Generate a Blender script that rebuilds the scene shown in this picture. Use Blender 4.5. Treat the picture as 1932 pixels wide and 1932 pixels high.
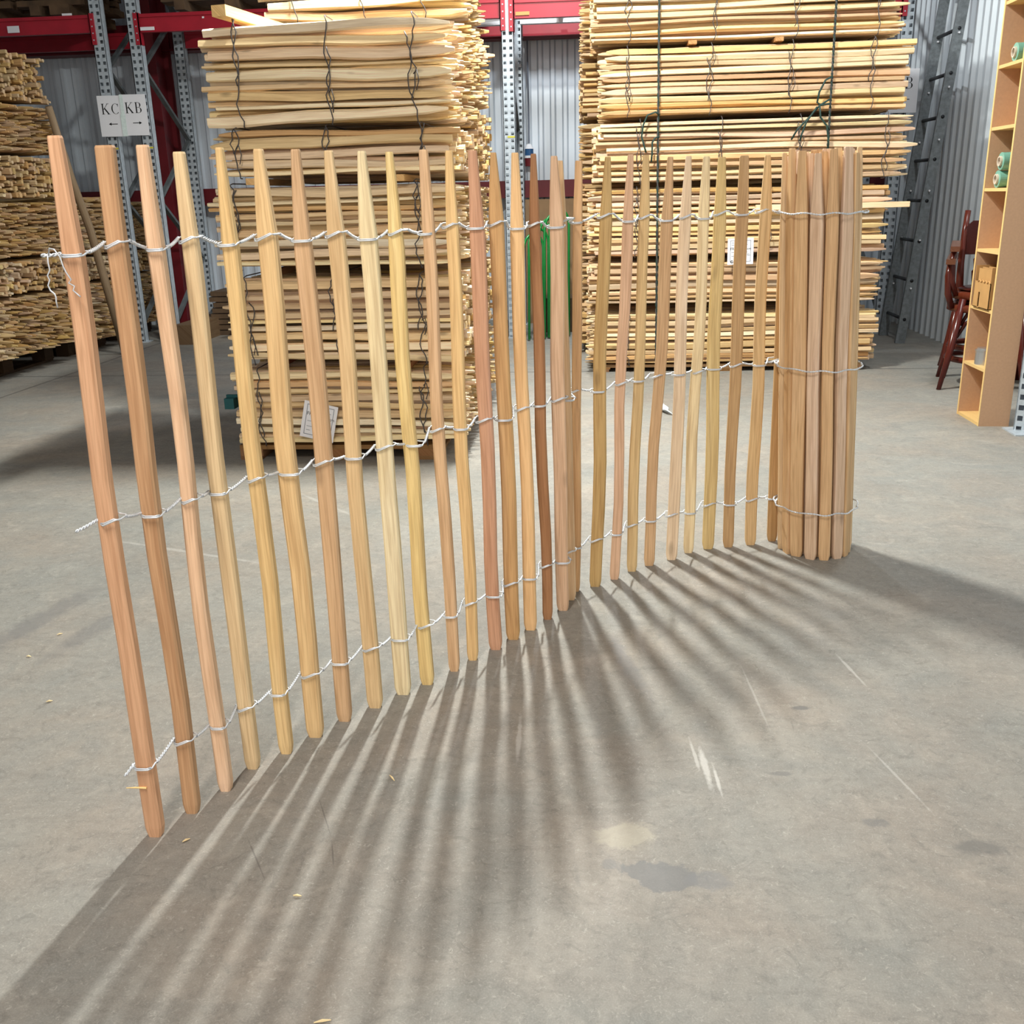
import bpy, math, random
from mathutils import Vector, Matrix

for _o in list(bpy.data.objects):
    bpy.data.objects.remove(_o, do_unlink=True)
scene = bpy.context.scene
COL = scene.collection
K = 0.8          # one layout unit in metres (the fence is 1.5 units = 1.2 m tall)

# ------------------------------------------------------------------ camera
cam_data = bpy.data.cameras.new('camera')
cam_data.sensor_fit = 'HORIZONTAL'
cam_data.sensor_width = 36.0
cam_data.lens = 1850.8 / 1932.0 * 36.0
cam_data.clip_start = 0.02
cam_data.clip_end = 200
cam = bpy.data.objects.new('camera', cam_data)
COL.objects.link(cam)
_R = Vector((0.99633032, 0.08229773, -0.02351543))
_U = Vector((-0.00297128, 0.30783125, 0.95143633))
_F = Vector((-0.08553983, 0.94787499, -0.30694614))
_m = Matrix((_R, _U, -_F)).transposed().to_4x4()
_m.translation = Vector((0, 0, 1.38556 * K))
cam.matrix_world = _m
scene.camera = cam

# ------------------------------------------------------------------ world, lamps, exposure
world = bpy.data.worlds.new('hall_ambient')
world.use_nodes = True
world.node_tree.nodes['Background'].inputs[0].default_value = (0.93, 0.97, 1.0, 1)
world.node_tree.nodes['Background'].inputs[1].default_value = 0.14
scene.world = world

def lamp(name, loc, target, sx, sy, power, color):
    d = bpy.data.lights.new(name, 'AREA')
    d.shape = 'RECTANGLE'
    d.size = sx * K
    d.size_y = sy * K
    d.energy = power
    d.color = color
    o = bpy.data.objects.new(name, d)
    COL.objects.link(o)
    o.location = Vector(loc) * K
    if target is not None:
        o.rotation_euler = (Vector(target) - Vector(loc)).to_track_quat('-Z', 'Y').to_euler()
    return o
# ceiling tubes of the hall: rows run along the depth of the hall
lamp('ceiling_tube_light', (-0.56, 5.50, 4.3), None, 0.10, 0.50, 262, (0.975, 1.0, 0.95))
lamp('ceiling_tube_light', (-0.9, 0.3, 4.0), None, 0.25, 1.5, 92, (1.0, 0.93, 0.85))
lamp('ceiling_tube_light', (-0.2, 8.9, 4.4), None, 0.2, 0.8, 95, (0.92, 0.97, 1.0))
lamp('ceiling_tube_light', (2.4, 6.6, 4.4), None, 0.25, 1.2, 48, (0.93, 0.98, 1.0))
# soft fill added behind the camera to light the fronts of the pickets
lamp('front_fill_light', (0.6, -5.0, 2.6), (0.0, 3.5, 1.0), 6.5, 3.4, 150, (1.0, 0.93, 0.87))

scene.view_settings.view_transform = 'Standard'
scene.view_settings.look = 'None'
scene.view_settings.exposure = -0.14
scene.view_settings.gamma = 1.0
scene.view_settings.use_curve_mapping = False

# ------------------------------------------------------------------ helpers
def lin(c):
    c = c / 255.0
    return c / 12.92 if c <= 0.04045 else ((c + 0.055) / 1.055) ** 2.4

def rgb(r, g, b):
    return (lin(r), lin(g), lin(b), 1.0)

class MB:
    """collects faces (with uv in layout units) and links them as ONE mesh object"""
    def __init__(self):
        self.v = []; self.f = []; self.uv = []; self.mi = []
    def quadf(self, pts, uvs=None, mi=0):
        n = len(self.v)
        self.v += [tuple(p) for p in pts]
        self.f.append(tuple(range(n, n + len(pts))))
        if uvs is None:
            uvs = [(p[0], p[2] + p[1]) for p in pts]
        self.uv += list(uvs); self.mi.append(mi)
    def box(self, x0, x1, y0, y1, z0, z1, mi=0, M=None, long='z'):
        P = [Vector((x, y, z)) for z in (z0, z1) for y in (y0, y1) for x in (x0, x1)]
        def uvo(p):
            if long == 'z': return (p.x + p.y, p.z)
            if long == 'x': return (p.y + p.z, p.x)
            return (p.x + p.z, p.y)
        U_ = [uvo(p) for p in P]
        if M is not None: P = [M @ p for p in P]
        n = len(self.v)
        self.v += [tuple(p) for p in P]
        for q in ((0, 2, 3, 1), (4, 5, 7, 6), (0, 1, 5, 4), (2, 6, 7, 3), (0, 4, 6, 2), (1, 3, 7, 5)):
            self.f.append(tuple(n + i for i in q)); self.uv += [U_[i] for i in q]; self.mi.append(mi)
    def bar(self, p0, p1, w, h, up=(0, 0, 1), mi=0):
        p0 = Vector(p0); p1 = Vector(p1); d = p1 - p0; L = d.length; d.normalize()
        s = d.cross(Vector(up))
        if s.length < 1e-4: s = d.cross(Vector((1, 0, 0)))
        s.normalize(); u = s.cross(d)
        M = Matrix((s, u, d)).transposed().to_4x4(); M.translation = p0
        self.box(-w / 2, w / 2, -h / 2, h / 2, 0, L, mi, M)
    def loft(self, rings, us=None, vs=None, caps=True, mi=0, closed=True):
        n = len(rings[0]); base = len(self.v)
        if us is None:
            us = [0.0]
            for i in range(n):
                a = Vector(rings[len(rings) // 2][i]); b = Vector(rings[len(rings) // 2][(i + 1) % n])
                us.append(us[-1] + (b - a).length)
        if vs is None:
            vs = [0.0]
            for k in range(1, len(rings)):
                vs.append(vs[-1] + (Vector(rings[k][0]) - Vector(rings[k - 1][0])).length)
        for r in rings: self.v += [tuple(p) for p in r]
        for k in range(len(rings) - 1):
            for i in range(n if closed else n - 1):
                j = (i + 1) % n
                self.f.append((base + k * n + i, base + k * n + j, base + (k + 1) * n + j, base + (k + 1) * n + i))
                self.uv += [(us[i], vs[k]), (us[i + 1], vs[k]), (us[i + 1], vs[k + 1]), (us[i], vs[k + 1])]
                self.mi.append(mi)
        if caps:
            for k, order in ((0, reversed(range(n))), (len(rings) - 1, range(n))):
                order = list(order)
                self.f.append(tuple(base + k * n + i for i in order))
                self.uv += [(us[i], vs[k]) for i in order]; self.mi.append(mi)
    def tube(self, pts, r, n=6, mi=0, closed=False):
        pts = [Vector(p) for p in pts]
        rs = r if isinstance(r, (list, tuple)) else [r] * len(pts)
        rings = []; prev = None
        for i, p in enumerate(pts):
            if closed: t = pts[(i + 1) % len(pts)] - pts[i - 1]
            else: t = pts[min(i + 1, len(pts) - 1)] - pts[max(i - 1, 0)]
            if t.length < 1e-9: t = Vector((0, 0, 1))
            t.normalize()
            if prev is None:
                a = t.cross(Vector((0, 0, 1)))
                if a.length < 0.05: a = t.cross(Vector((1, 0, 0)))
            else:
                a = prev - t * prev.dot(t)
                if a.length < 1e-4: a = t.cross(Vector((0, 1, 0.3)))
            a.normalize(); prev = a; b = t.cross(a)
            rings.append([p + (a * math.cos(2 * math.pi * k / n) + b * math.sin(2 * math.pi * k / n)) * rs[i] for k in range(n)])
        if closed: rings.append(rings[0])
        self.loft(rings, caps=not closed, mi=mi)
    def cyl(self, p0, p1, r0, r1=None, n=20, mi=0):
        self.tube([p0, p1], [r0, r0 if r1 is None else r1], n, mi)
    def add(self, o, M=None, uoff=0.0):
        n = len(self.v)
        self.v += [tuple(M @ Vector(p)) for p in o.v] if M is not None else o.v
        self.f += [tuple(i + n for i in q) for q in o.f]
        self.uv += [(a + uoff, b) for a, b in o.uv] if uoff else o.uv
        self.mi += o.mi
    def mesh(self, name, mats, off=(0, 0, 0), smooth=False):
        me = bpy.data.meshes.new(name)
        ox, oy, oz = off
        me.from_pydata([((p[0] - ox) * K, (p[1] - oy) * K, (p[2] - oz) * K) for p in self.v], [], self.f)
        uvl = me.uv_layers.new(name='UVMap')
        flat = [c for uv in self.uv for c in uv]
        uvl.data.foreach_set('uv', flat)
        for m in (mats if isinstance(mats, (list, tuple)) else [mats]): me.materials.append(m)
        if any(self.mi): me.polygons.foreach_set('material_index', self.mi)
        if smooth: me.polygons.foreach_set('use_smooth', [True] * len(self.f))
        me.update()
        return me

def link(name, me, parent=None, loc=(0, 0, 0), color=None):
    o = bpy.data.objects.new(name, me)
    COL.objects.link(o)
    o.location = Vector(loc) * K
    if parent is not None: o.parent = parent
    if color is not None: o.color = color
    return o

def tag(o, label, cat, group=None, kind=None):
    if label: o['label'] = label
    if cat: o['category'] = cat
    if group: o['group'] = group
    if kind: o['kind'] = kind
    return o

def thing(name, label, cat, loc=(0, 0, 0), group=None):
    o = bpy.data.objects.new(name, None)
    o.empty_display_size = 0.1
    COL.objects.link(o)
    o.location = Vector(loc) * K
    return tag(o, label, cat, group)

def gloc(o):
    v = Vector((0, 0, 0))
    while o is not None:
        v = v + o.location / K; o = o.parent
    return v

def part(name, mb, mat, root, color=None, smooth=False, label=None):
    """mb is in world layout units; the part hangs under root"""
    off = gloc(root)
    o = link(name, mb.mesh(name, mat, off, smooth), root, (0, 0, 0), color)
    if label: o['label'] = label
    return o

def single(name, mb, mat, label, cat, group=None, color=None, smooth=False, origin=None):
    if origin is None:
        xs = [p[0] for p in mb.v]; ys = [p[1] for p in mb.v]; zs = [p[2] for p in mb.v]
        origin = ((min(xs) + max(xs)) / 2, (min(ys) + max(ys)) / 2, min(zs))
    o = link(name, mb.mesh(name, mat, origin, smooth), None, origin, color)
    return tag(o, label, cat, group)

def struct(name, mb, mat, smooth=False, color=None):
    o = link(name, mb.mesh(name, mat, (0, 0, 0), smooth), None, (0, 0, 0), color)
    o['kind'] = 'structure'
    return o

# ------------------------------------------------------------------ materials
def newmat(name):
    m = bpy.data.materials.new(name); m.use_nodes = True
    nt = m.node_tree
    return m, nt, nt.nodes, nt.links, nt.nodes['Principled BSDF']

def nd(N, t, **kw):
    n = N.new(t)
    for k, v in kw.items():
        if k.startswith('i_'): n.inputs[k[2:].replace('_', ' ')].default_value = v
        else: setattr(n, k, v)
    return n

def math_(N, L, op, a, b=None, clamp=False):
    n = N.new('ShaderNodeMath'); n.operation = op; n.use_clamp = clamp
    for i, x in enumerate((a, b)):
        if x is None: continue
        if isinstance(x, (int, float)): n.inputs[i].default_value = x
        else: L.new(x, n.inputs[i])
    return n.outputs[0]

def mix_(N, L, fac, a, b, blend='MIX'):
    n = N.new('ShaderNodeMix'); n.data_type = 'RGBA'; n.blend_type = blend
    for idx, x in ((0, fac), (6, a), (7, b)):
        if isinstance(x, (int, float, tuple)): n.inputs[idx].default_value = x
        else: L.new(x, n.inputs[idx])
    return n.outputs[2]

def ramp_(N, L, fac, stops):
    n = N.new('ShaderNodeValToRGB')
    e = n.color_ramp.elements
    while len(e) < len(stops): e.new(0.5)
    for el, (p, c) in zip(e, stops):
        el.position = p; el.color = c if isinstance(c, tuple) else (c, c, c, 1)
    L.new(fac, n.inputs[0])
    return n.outputs[0]

def wood_mat(name, grain=0.5, vary=0.5, rough=0.62, sap=0.5, knots=0.6, bump=0.25, nbright=1.0):
    m, nt, N, L, B = newmat(name)
    uv = nd(N, 'ShaderNodeUVMap'); uv.uv_map = 'UVMap'
    oi = nd(N, 'ShaderNodeObjectInfo'); ge = nd(N, 'ShaderNodeNewGeometry')
    rnd = math_(N, L, 'FRACT', math_(N, L, 'ADD', math_(N, L, 'MULTIPLY', oi.outputs['Random'], 7.31), math_(N, L, 'MULTIPLY', ge.outputs['Random Per Island'], 3.7)))
    sx = nd(N, 'ShaderNodeSeparateXYZ'); L.new(uv.outputs[0], sx.inputs[0])
    def coord(a, b, c):
        cb = nd(N, 'ShaderNodeCombineXYZ')
        L.new(math_(N, L, 'MULTIPLY', sx.outputs[0], a), cb.inputs[0])
        L.new(math_(N, L, 'MULTIPLY', sx.outputs[1], b), cb.inputs[1])
        L.new(math_(N, L, 'MULTIPLY', rnd, c), cb.inputs[2])
        return cb.outputs[0]
    fine = nd(N, 'ShaderNodeTexNoise', i_Scale=1.0, i_Detail=3.0, i_Distortion=0.25)
    L.new(coord(230, 7, 61), fine.inputs[0])
    broad = nd(N, 'ShaderNodeTexNoise', i_Scale=1.0, i_Detail=4.0, i_Distortion=1.2)
    L.new(coord(70, 2.6, 43), broad.inputs[0])
    sapn = nd(N, 'ShaderNodeTexNoise', i_Scale=1.0, i_Detail=1.0)
    L.new(coord(16, 1.1, 87), sapn.inputs[0])
    vor = nd(N, 'ShaderNodeTexVoronoi', i_Scale=1.0); L.new(coord(9, 3.2, 29), vor.inputs[0])
    base = oi.outputs['Color']
    hsv = nd(N, 'ShaderNodeHueSaturation')
    L.new(math_(N, L, 'ADD', 0.5 - 0.012 * vary, math_(N, L, 'MULTIPLY', rnd, 0.03 * vary)), hsv.inputs['Hue'])
    r2 = math_(N, L, 'FRACT', math_(N, L, 'MULTIPLY', rnd, 13.7))
    L.new(math_(N, L, 'ADD', 1 - 0.22 * vary, math_(N, L, 'MULTIPLY', r2, 0.5 * vary)), hsv.inputs['Saturation'])
    r3 = math_(N, L, 'FRACT', math_(N, L, 'MULTIPLY', rnd, 29.3))
    L.new(math_(N, L, 'ADD', nbright * (1 - 0.38 * vary), math_(N, L, 'MULTIPLY', r3, 0.5 * vary)), hsv.inputs['Value'])
    L.new(base, hsv.inputs['Color'])
    c = hsv.outputs[0]
    pale = mix_(N, L, 1.0, c, (1.12, 1.18, 1.32, 1), 'MULTIPLY')
    c = mix_(N, L, math_(N, L, 'MULTIPLY', ramp_(N, L, sapn.outputs[0], [(0.56, 0.0), (0.66, 1.0)]), sap), c, pale)
    dark = mix_(N, L, 1.0, c, (0.66, 0.58, 0.52, 1), 'MULTIPLY')
    g1 = ramp_(N, L, broad.outputs[0], [(0.40, 0.0), (0.68, 1.0)])
    c = mix_(N, L, math_(N, L, 'MULTIPLY', g1, grain), c, dark)
    dark2 = mix_(N, L, 1.0, c, (0.76, 0.72, 0.68, 1), 'MULTIPLY')
    g2 = ramp_(N, L, fine.outputs[0], [(0.42, 0.0), (0.66, 1.0)])
    c = mix_(N, L, math_(N, L, 'MULTIPLY', g2, grain), c, dark2)
    kn = ramp_(N, L, vor.outputs['Distance'], [(0.05, 1.0), (0.13, 0.0)])
    c = mix_(N, L, math_(N, L, 'MULTIPLY', kn, knots), c, (0.10, 0.055, 0.03, 1))
    L.new(c, B.inputs['Base Color'])
    B.inputs['Roughness'].default_value = rough
    B.inputs['Specular IOR Level'].default_value = 0.3
    bp = nd(N, 'ShaderNodeBump', i_Strength=bump, i_Distance=0.002)
    L.new(fine.outputs[0], bp.inputs['Height']); L.new(bp.outputs[0], B.inputs['Normal'])
    return m

def plain(name, col, rough=0.5, metal=0.0, noise=0.0, nscale=8.0, spec=0.5, bump=0.0):
    m, nt, N, L, B = newmat(name)
    B.inputs['Roughness'].default_value = rough
    B.inputs['Metallic'].default_value = metal
    B.inputs['Specular IOR Level'].default_value = spec
    tc = nd(N, 'ShaderNodeTexCoord')
    nz = nd(N, 'ShaderNodeTexNoise', i_Scale=nscale, i_Detail=5.0)
    L.new(tc.outputs['Object'], nz.inputs[0])
    f = ramp_(N, L, nz.outputs[0], [(0.3, 0.0), (0.7, 1.0)])
    lo = tuple(x * (1 - noise) for x in col[:3]) + (1,); hi = tuple(min(1, x * (1 + noise * 0.6)) for x in col[:3]) + (1,)
    L.new(mix_(N, L, f, lo, hi), B.inputs['Base Color'])
    if bump:
        bp = nd(N, 'ShaderNodeBump', i_Strength=bump, i_Distance=0.004)
        L.new(nz.outputs[0], bp.inputs['Height']); L.new(bp.outputs[0], B.inputs['Normal'])
    return m

def floor_mat():
    m, nt, N, L, B = newmat('stained_concrete')
    tc = nd(N, 'ShaderNodeTexCoord')
    mp = nd(N, 'ShaderNodeMapping'); mp.inputs['Scale'].default_value = (1 / K, 1 / K, 1 / K)
    L.new(tc.outputs['Object'], mp.inputs[0]); P = mp.outputs[0]
    def noise(sc, det=6.0, dist=0.0, rough=0.55, vec=P):
        n = nd(N, 'ShaderNodeTexNoise', i_Scale=sc, i_Detail=det, i_Distortion=dist, i_Roughness=rough)
        L.new(vec, n.inputs[0]); return n.outputs[0]
    big = noise(0.55, 5, 0.6); mid = noise(3.1, 8, 1.1, 0.65); fin = noise(42, 6, 0.3, 0.7); grit = noise(260, 3)
    c = mix_(N, L, ramp_(N, L, big, [(0.35, 0.0), (0.68, 1.0)]), rgb(139, 137, 130), rgb(152, 145, 134))
    c = mix_(N, L, ramp_(N, L, mid, [(0.36, 0.0), (0.70, 1.0)]), c, rgb(128, 128, 123))
    streak = nd(N, 'ShaderNodeMapping'); streak.inputs['Scale'].default_value = (3.0, 14.0, 1.0); streak.inputs['Rotation'].default_value = (0, 0, 0.25)
    L.new(P, streak.inputs[0])
    st = noise(1.0, 7, 1.6, 0.7, streak.outputs[0])
    c = mix_(N, L, ramp_(N, L, st, [(0.52, 0.0), (0.74, 0.55)]), c, rgb(114, 111, 105))
    c = mix_(N, L, ramp_(N, L, noise(9, 6, 0.8), [(0.55, 0.0), (0.75, 0.5)]), c, rgb(166, 161, 151))
    c = mix_(N, L, ramp_(N, L, fin, [(0.45, 0.0), (0.75, 0.45)]), c, rgb(106, 102, 97))
    c = mix_(N, L, ramp_(N, L, grit, [(0.45, 0.0), (0.85, 0.35)]), c, rgb(180, 176, 168))
    c = mix_(N, L, ramp_(N, L, noise(1.7, 4, 0.4), [(0.42, 0.0), (0.62, 0.6)]), c, mix_(N, L, 1.0, c, (1.05, 0.94, 0.88, 1), 'MULTIPLY'))
    c = mix_(N, L, ramp_(N, L, noise(0.9, 5, 0.8, 0.6), [(0.5, 0.0), (0.7, 0.7)]), c, mix_(N, L, 1.0, c, (0.80, 0.83, 0.85, 1), 'MULTIPLY'))
    c = mix_(N, L, ramp_(N, L, noise(13, 9, 2.2, 0.78), [(0.53, 0.0), (0.63, 0.5)]), c, rgb(110, 107, 101))
    c = mix_(N, L, ramp_(N, L, noise(70, 5, 1.5, 0.8), [(0.56, 0.0), (0.66, 0.45)]), c, rgb(186, 182, 172))
    sp = nd(N, 'ShaderNodeSeparateXYZ'); L.new(P, sp.inputs[0])
    wob = noise(16, 6, 0.8, 0.7); wob2 = noise(3.5, 5)
    def blob(x, y, rx, ry, col, amt, soft=0.35, ang=0.0):
        nonlocal c
        dx = math_(N, L, 'SUBTRACT', sp.outputs[0], x); dy = math_(N, L, 'SUBTRACT', sp.outputs[1], y)
        ca, sa = math.cos(ang), math.sin(ang)
        u = math_(N, L, 'DIVIDE', math_(N, L, 'ADD', math_(N, L, 'MULTIPLY', dx, ca), math_(N, L, 'MULTIPLY', dy, sa)), rx)
        v = math_(N, L, 'DIVIDE', math_(N, L, 'SUBTRACT', math_(N, L, 'MULTIPLY', dy, ca), math_(N, L, 'MULTIPLY', dx, sa)), ry)
        r = math_(N, L, 'SQRT', math_(N, L, 'ADD', math_(N, L, 'MULTIPLY', u, u), math_(N, L, 'MULTIPLY', v, v)))
        r = math_(N, L, 'ADD', r, math_(N, L, 'MULTIPLY', math_(N, L, 'SUBTRACT', wob, 0.5), 1.5))
        f = ramp_(N, L, r, [(1.0 - soft, amt), (1.0, 0.0)])
        c = mix_(N, L, f, c, col)
    blob(0.14, 1.765, 0.085, 0.050, rgb(112, 112, 112), 0.75, 0.12, -0.15)
    blob(0.245, 1.755, 0.06, 0.035, rgb(118, 118, 119), 0.55, 0.3)
    blob(0.03, 1.80, 0.022, 0.020, rgb(118, 116, 114), 0.6, 0.3)
    blob(0.07, 1.90, 0.085, 0.05, rgb(182, 174, 156), 0.55, 0.3, 0.3)
    blob(0.571, 2.503, 0.028, 0.014, rgb(98, 97, 96), 0.7, 0.4)
    blob(0.643, 1.979, 0.035, 0.02, rgb(110, 108, 106), 0.6, 0.4)
    blob(0.842, 1.897, 0.06, 0.035, rgb(100, 98, 95), 0.6, 0.5)
    blob(0.46, 2.17, 0.03, 0.012, rgb(112, 110, 108), 0.6, 0.4)
    blob(-1.95, 3.05, 0.07, 0.42, rgb(112, 110, 108), 0.6, 0.6, -0.18)
    blob(-1.72, 2.95, 0.06, 0.30, rgb(112, 110, 108), 0.5, 0.6, -0.18)
    blob(0.10, 2.75, 0.03, 0.28, rgb(112, 112, 114), 0.45, 0.6, 0.25)
    # pale scuff marks
    def scuff(x0, y0, x1, y1, w, amt, col=rgb(214, 211, 205)):
        ang = math.atan2(y1 - y0, x1 - x0) ; Ln = math.hypot(x1 - x0, y1 - y0) / 2
        blob((x0 + x1) / 2, (y0 + y1) / 2, Ln, w, col, amt, 0.5, ang)
    scuff(0.27, 2.31, 0.283, 2.08, 0.011, 0.5); scuff(0.248, 2.33, 0.262, 2.16, 0.006, 0.4)
    scuff(0.295, 2.22, 0.305, 2.05, 0.006, 0.5)
    scuff(0.745, 2.86, 0.79, 2.62, 0.006, 0.35); scuff(0.44, 2.80, 0.47, 2.35, 0.004, 0.22)
    scuff(0.70, 2.33, 0.78, 2.02, 0.005, 0.25)
    scuff(-2.2, 3.9, -1.2, 3.55, 0.014, 0.18); scuff(-1.5, 4.6, -1.1, 4.2, 0.014, 0.18)
    scuff(-0.21, 2.45, -0.20, 2.18, 0.008, 0.35)
    # hairline cracks and the sawn joints of the slab
    def line(a, axis, col, w, lim=None):
        nonlocal c
        s = sp.outputs[0] if axis == 'x' else sp.outputs[1]
        d = math_(N, L, 'ABSOLUTE', math_(N, L, 'SUBTRACT', s, a))
        d = math_(N, L, 'ADD', d, math_(N, L, 'MULTIPLY', math_(N, L, 'SUBTRACT', wob2, 0.5), 0.012))
        c = mix_(N, L, ramp_(N, L, d, [(w, 0.75), (w * 2.2, 0.0)]), c, col)
    line(-4.56, 'x', rgb(82, 80, 78), 0.006)
    line(8.02, 'y', rgb(82, 80, 78), 0.008)
    def crack(x0, y0, x1, y1):
        scuff(x0, y0, x1, y1, 0.0022, 0.6, rgb(96, 92, 88))
    crack(-0.677, 2.024, -0.60, 1.86); crack(-0.60, 1.86, -0.566, 1.75); crack(-0.80, 1.86, -0.70, 1.70)
    crack(-1.75, 2.16, -1.66, 2.17); crack(-1.12, 1.22, -1.02, 1.30)
    L.new(c, B.inputs['Base Color'])
    B.inputs['Roughness'].default_value = 0.62
    L.new(ramp_(N, L, mid, [(0.3, 0.5), (0.7, 0.68)]), B.inputs['Roughness'])
    B.inputs['Specular IOR Level'].default_value = 0.35
    bp = nd(N, 'ShaderNodeBump', i_Strength=0.18, i_Distance=0.003)
    L.new(math_(N, L, 'ADD', fin, math_(N, L, 'MULTIPLY', mid, 0.8)), bp.inputs['Height']); L.new(bp.outputs[0], B.inputs['Normal'])
    return m

M_FLOOR = floor_mat()
M_PICKET = wood_mat('chestnut_planed', grain=0.62, vary=0.10, sap=0.55, knots=0.35, bump=0.2, nbright=1.34)
M_SPLIT = wood_mat('chestnut_split', grain=0.5, vary=0.75, sap=0.35, knots=0.5, bump=0.5, nbright=1.3)
M_TIMBER = wood_mat('pallet_wood', grain=0.55, vary=0.4, sap=0.1, knots=0.3)
M_GALV = plain('galvanised_wire', rgb(222, 228, 234), 0.4, 0.3, 0.12, 40)
M_DARKWIRE = plain('dull_steel_wire', rgb(88, 84, 84), 0.55, 0.5, 0.2, 30)
M_UPRIGHT = plain('galvanised_upright', rgb(190, 199, 206), 0.42, 0.25, 0.16, 30)
M_BRACE = plain('dull_brace_steel', rgb(112, 118, 120), 0.55, 0.4, 0.2, 12)
M_LADDER = plain('grey_ladder_steel', rgb(118, 124, 127), 0.6, 0.15, 0.3, 45)
M_RUNG = plain('dark_rung_steel', rgb(38, 40, 43), 0.5, 0.3, 0.2, 20)
M_RED = plain('red_rack_paint', rgb(168, 28, 46), 0.42, 0.0, 0.12, 9)
M_GIRT = plain('dark_red_paint', rgb(104, 16, 26), 0.5, 0.0, 0.15, 7)
M_SHEET = plain('white_profiled_sheet', rgb(214, 222, 230), 0.36, 0.15, 0.05, 2.0)
M_SHEETR = plain('grey_profiled_sheet', rgb(206, 213, 218), 0.4, 0.15, 0.06, 2.0)
M_PAPER = plain('white_paper', rgb(236, 236, 240), 0.8, 0, 0.02, 10)
M_TAPE = plain('clear_tape', rgb(226, 240, 236), 0.15, 0, 0.1, 60)
M_INK = plain('black_ink', rgb(22, 22, 26), 0.7)
M_GREYINK = plain('grey_ink', rgb(110, 116, 128), 0.7)
M_MDF = plain('brown_mdf', rgb(196, 158, 126), 0.7, 0, 0.05, 90, 0.2)
M_MDFEDGE = wood_mat('mdf_shelf_board', grain=0.1, vary=0.1, sap=0.1, knots=0.0)
M_CHAIR = wood_mat('mahogany_lacquer', grain=0.3, vary=0.1, rough=0.22, sap=0.0, knots=0.0, bump=0.05)
M_GREEN = plain('green_plastic_coat', rgb(28, 130, 58), 0.25, 0, 0.08, 20)
M_CORD = plain('green_black_cord', rgb(24, 58, 50), 0.6, 0, 0.7, 220)
M_FILM = plain('green_stretch_film', rgb(120, 176, 158), 0.12, 0, 0.08, 30)
M_CARD = plain('cardboard', rgb(190, 146, 92), 0.8, 0, 0.08, 14, 0.2)
M_CORE = plain('cardboard_core', rgb(205, 190, 170), 0.8)
M_TIN = plain('tin_can', rgb(200, 202, 204), 0.25, 0.85, 0.05, 20)
M_BLUE = plain('blue_rack_paint', rgb(98, 132, 184), 0.45, 0, 0.08, 10)
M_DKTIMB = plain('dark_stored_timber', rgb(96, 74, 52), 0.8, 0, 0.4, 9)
M_PLY = plain('plywood_panel', rgb(150, 118, 84), 0.75, 0, 0.12, 12)
M_PLASTIC = plain('clear_plastic_scrap', rgb(214, 220, 222), 0.2, 0, 0.1, 30)
M_YELLOW = plain('yellow_sticker', rgb(206, 196, 60), 0.6)

# ------------------------------------------------------------------ setting
b = MB(); b.quadf([(-10, -7, 0), (3.6, -7, 0), (3.6, 12, 0), (-10, 12, 0)]); struct('floor', b, M_FLOOR)

def profile_wall(name, mat, fixed, a0, a1, z1, axis, flip, pitch=0.135, depth=0.03):
    """trapezoid profiled sheet; the profile runs along axis, ribs stand towards the room"""
    b = MB(); xs = []; a = a0; i = 0
    while a < a1:
        for da, dd in ((0, 0), (0.46 * pitch, 0), (0.60 * pitch, 1), (0.86 * pitch, 1)):
            xs.append((a + da, dd * depth))
        # a shallow bead in the flat
        a += pitch
    pts = [(x, fixed + flip * d) for x, d in xs]
    th = 0.02 * flip
    lo = []; hi = []
    for (x, y) in pts:
        lo.append((x, y, 0) if axis == 'x' else (y, x, 0)); hi.append((x, y, z1) if axis == 'x' else (y, x, z1))
    for i in range(len(pts) - 1):
        b.quadf([lo[i], lo[i + 1], hi[i + 1], hi[i]])
    # back skin gives the wall its thickness
    yb = fixed - flip * 0.12
    if axis == 'x': b.box(a0, a1, min(yb, fixed - flip * 0.02), max(yb, fixed - flip * 0.02), 0, z1)
    else: b.box(min(yb, fixed - flip * 0.02), max(yb, fixed - flip * 0.02), a0, a1, 0, z1)
    return struct(name, b, mat)
profile_wall('wall_back', M_SHEET, 11.62, -9.9, 3.2, 7.0, 'x', -1)
profile_wall('wall_right', M_SHEETR, 3.19, -6.9, 11.6, 7.0, 'y', -1, pitch=0.16)
profile_wall('wall_left', M_SHEETR, -9.8, -6.9, 11.6, 7.0, 'y', 1, pitch=0.16)

# girts (horizontal red rails of the frame) and the building column
b = MB(); b.box(-9.7, 3.1, 11.42, 11.56, 1.385, 1.54); b.box(-9.7, 3.1, 11.34, 11.56, 1.36, 1.385); struct('trim_1', b, M_GIRT)
b = MB(); b.box(-9.7, 3.1, 11.42, 11.56, 2.99, 3.25); b.box(-9.7, 3.1, 11.34, 11.56, 2.965, 2.99); struct('trim_2', b, M_GIRT)
b = MB()
b.box(-4.83, -4.65, 10.98, 11.0, 0, 6.5); b.box(-4.83, -4.65, 11.38, 11.4, 0, 6.5); b.box(-4.75, -4.73, 11.0, 11.38, 0, 6.5)
struct('trim_3', b, M_GIRT)

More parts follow.
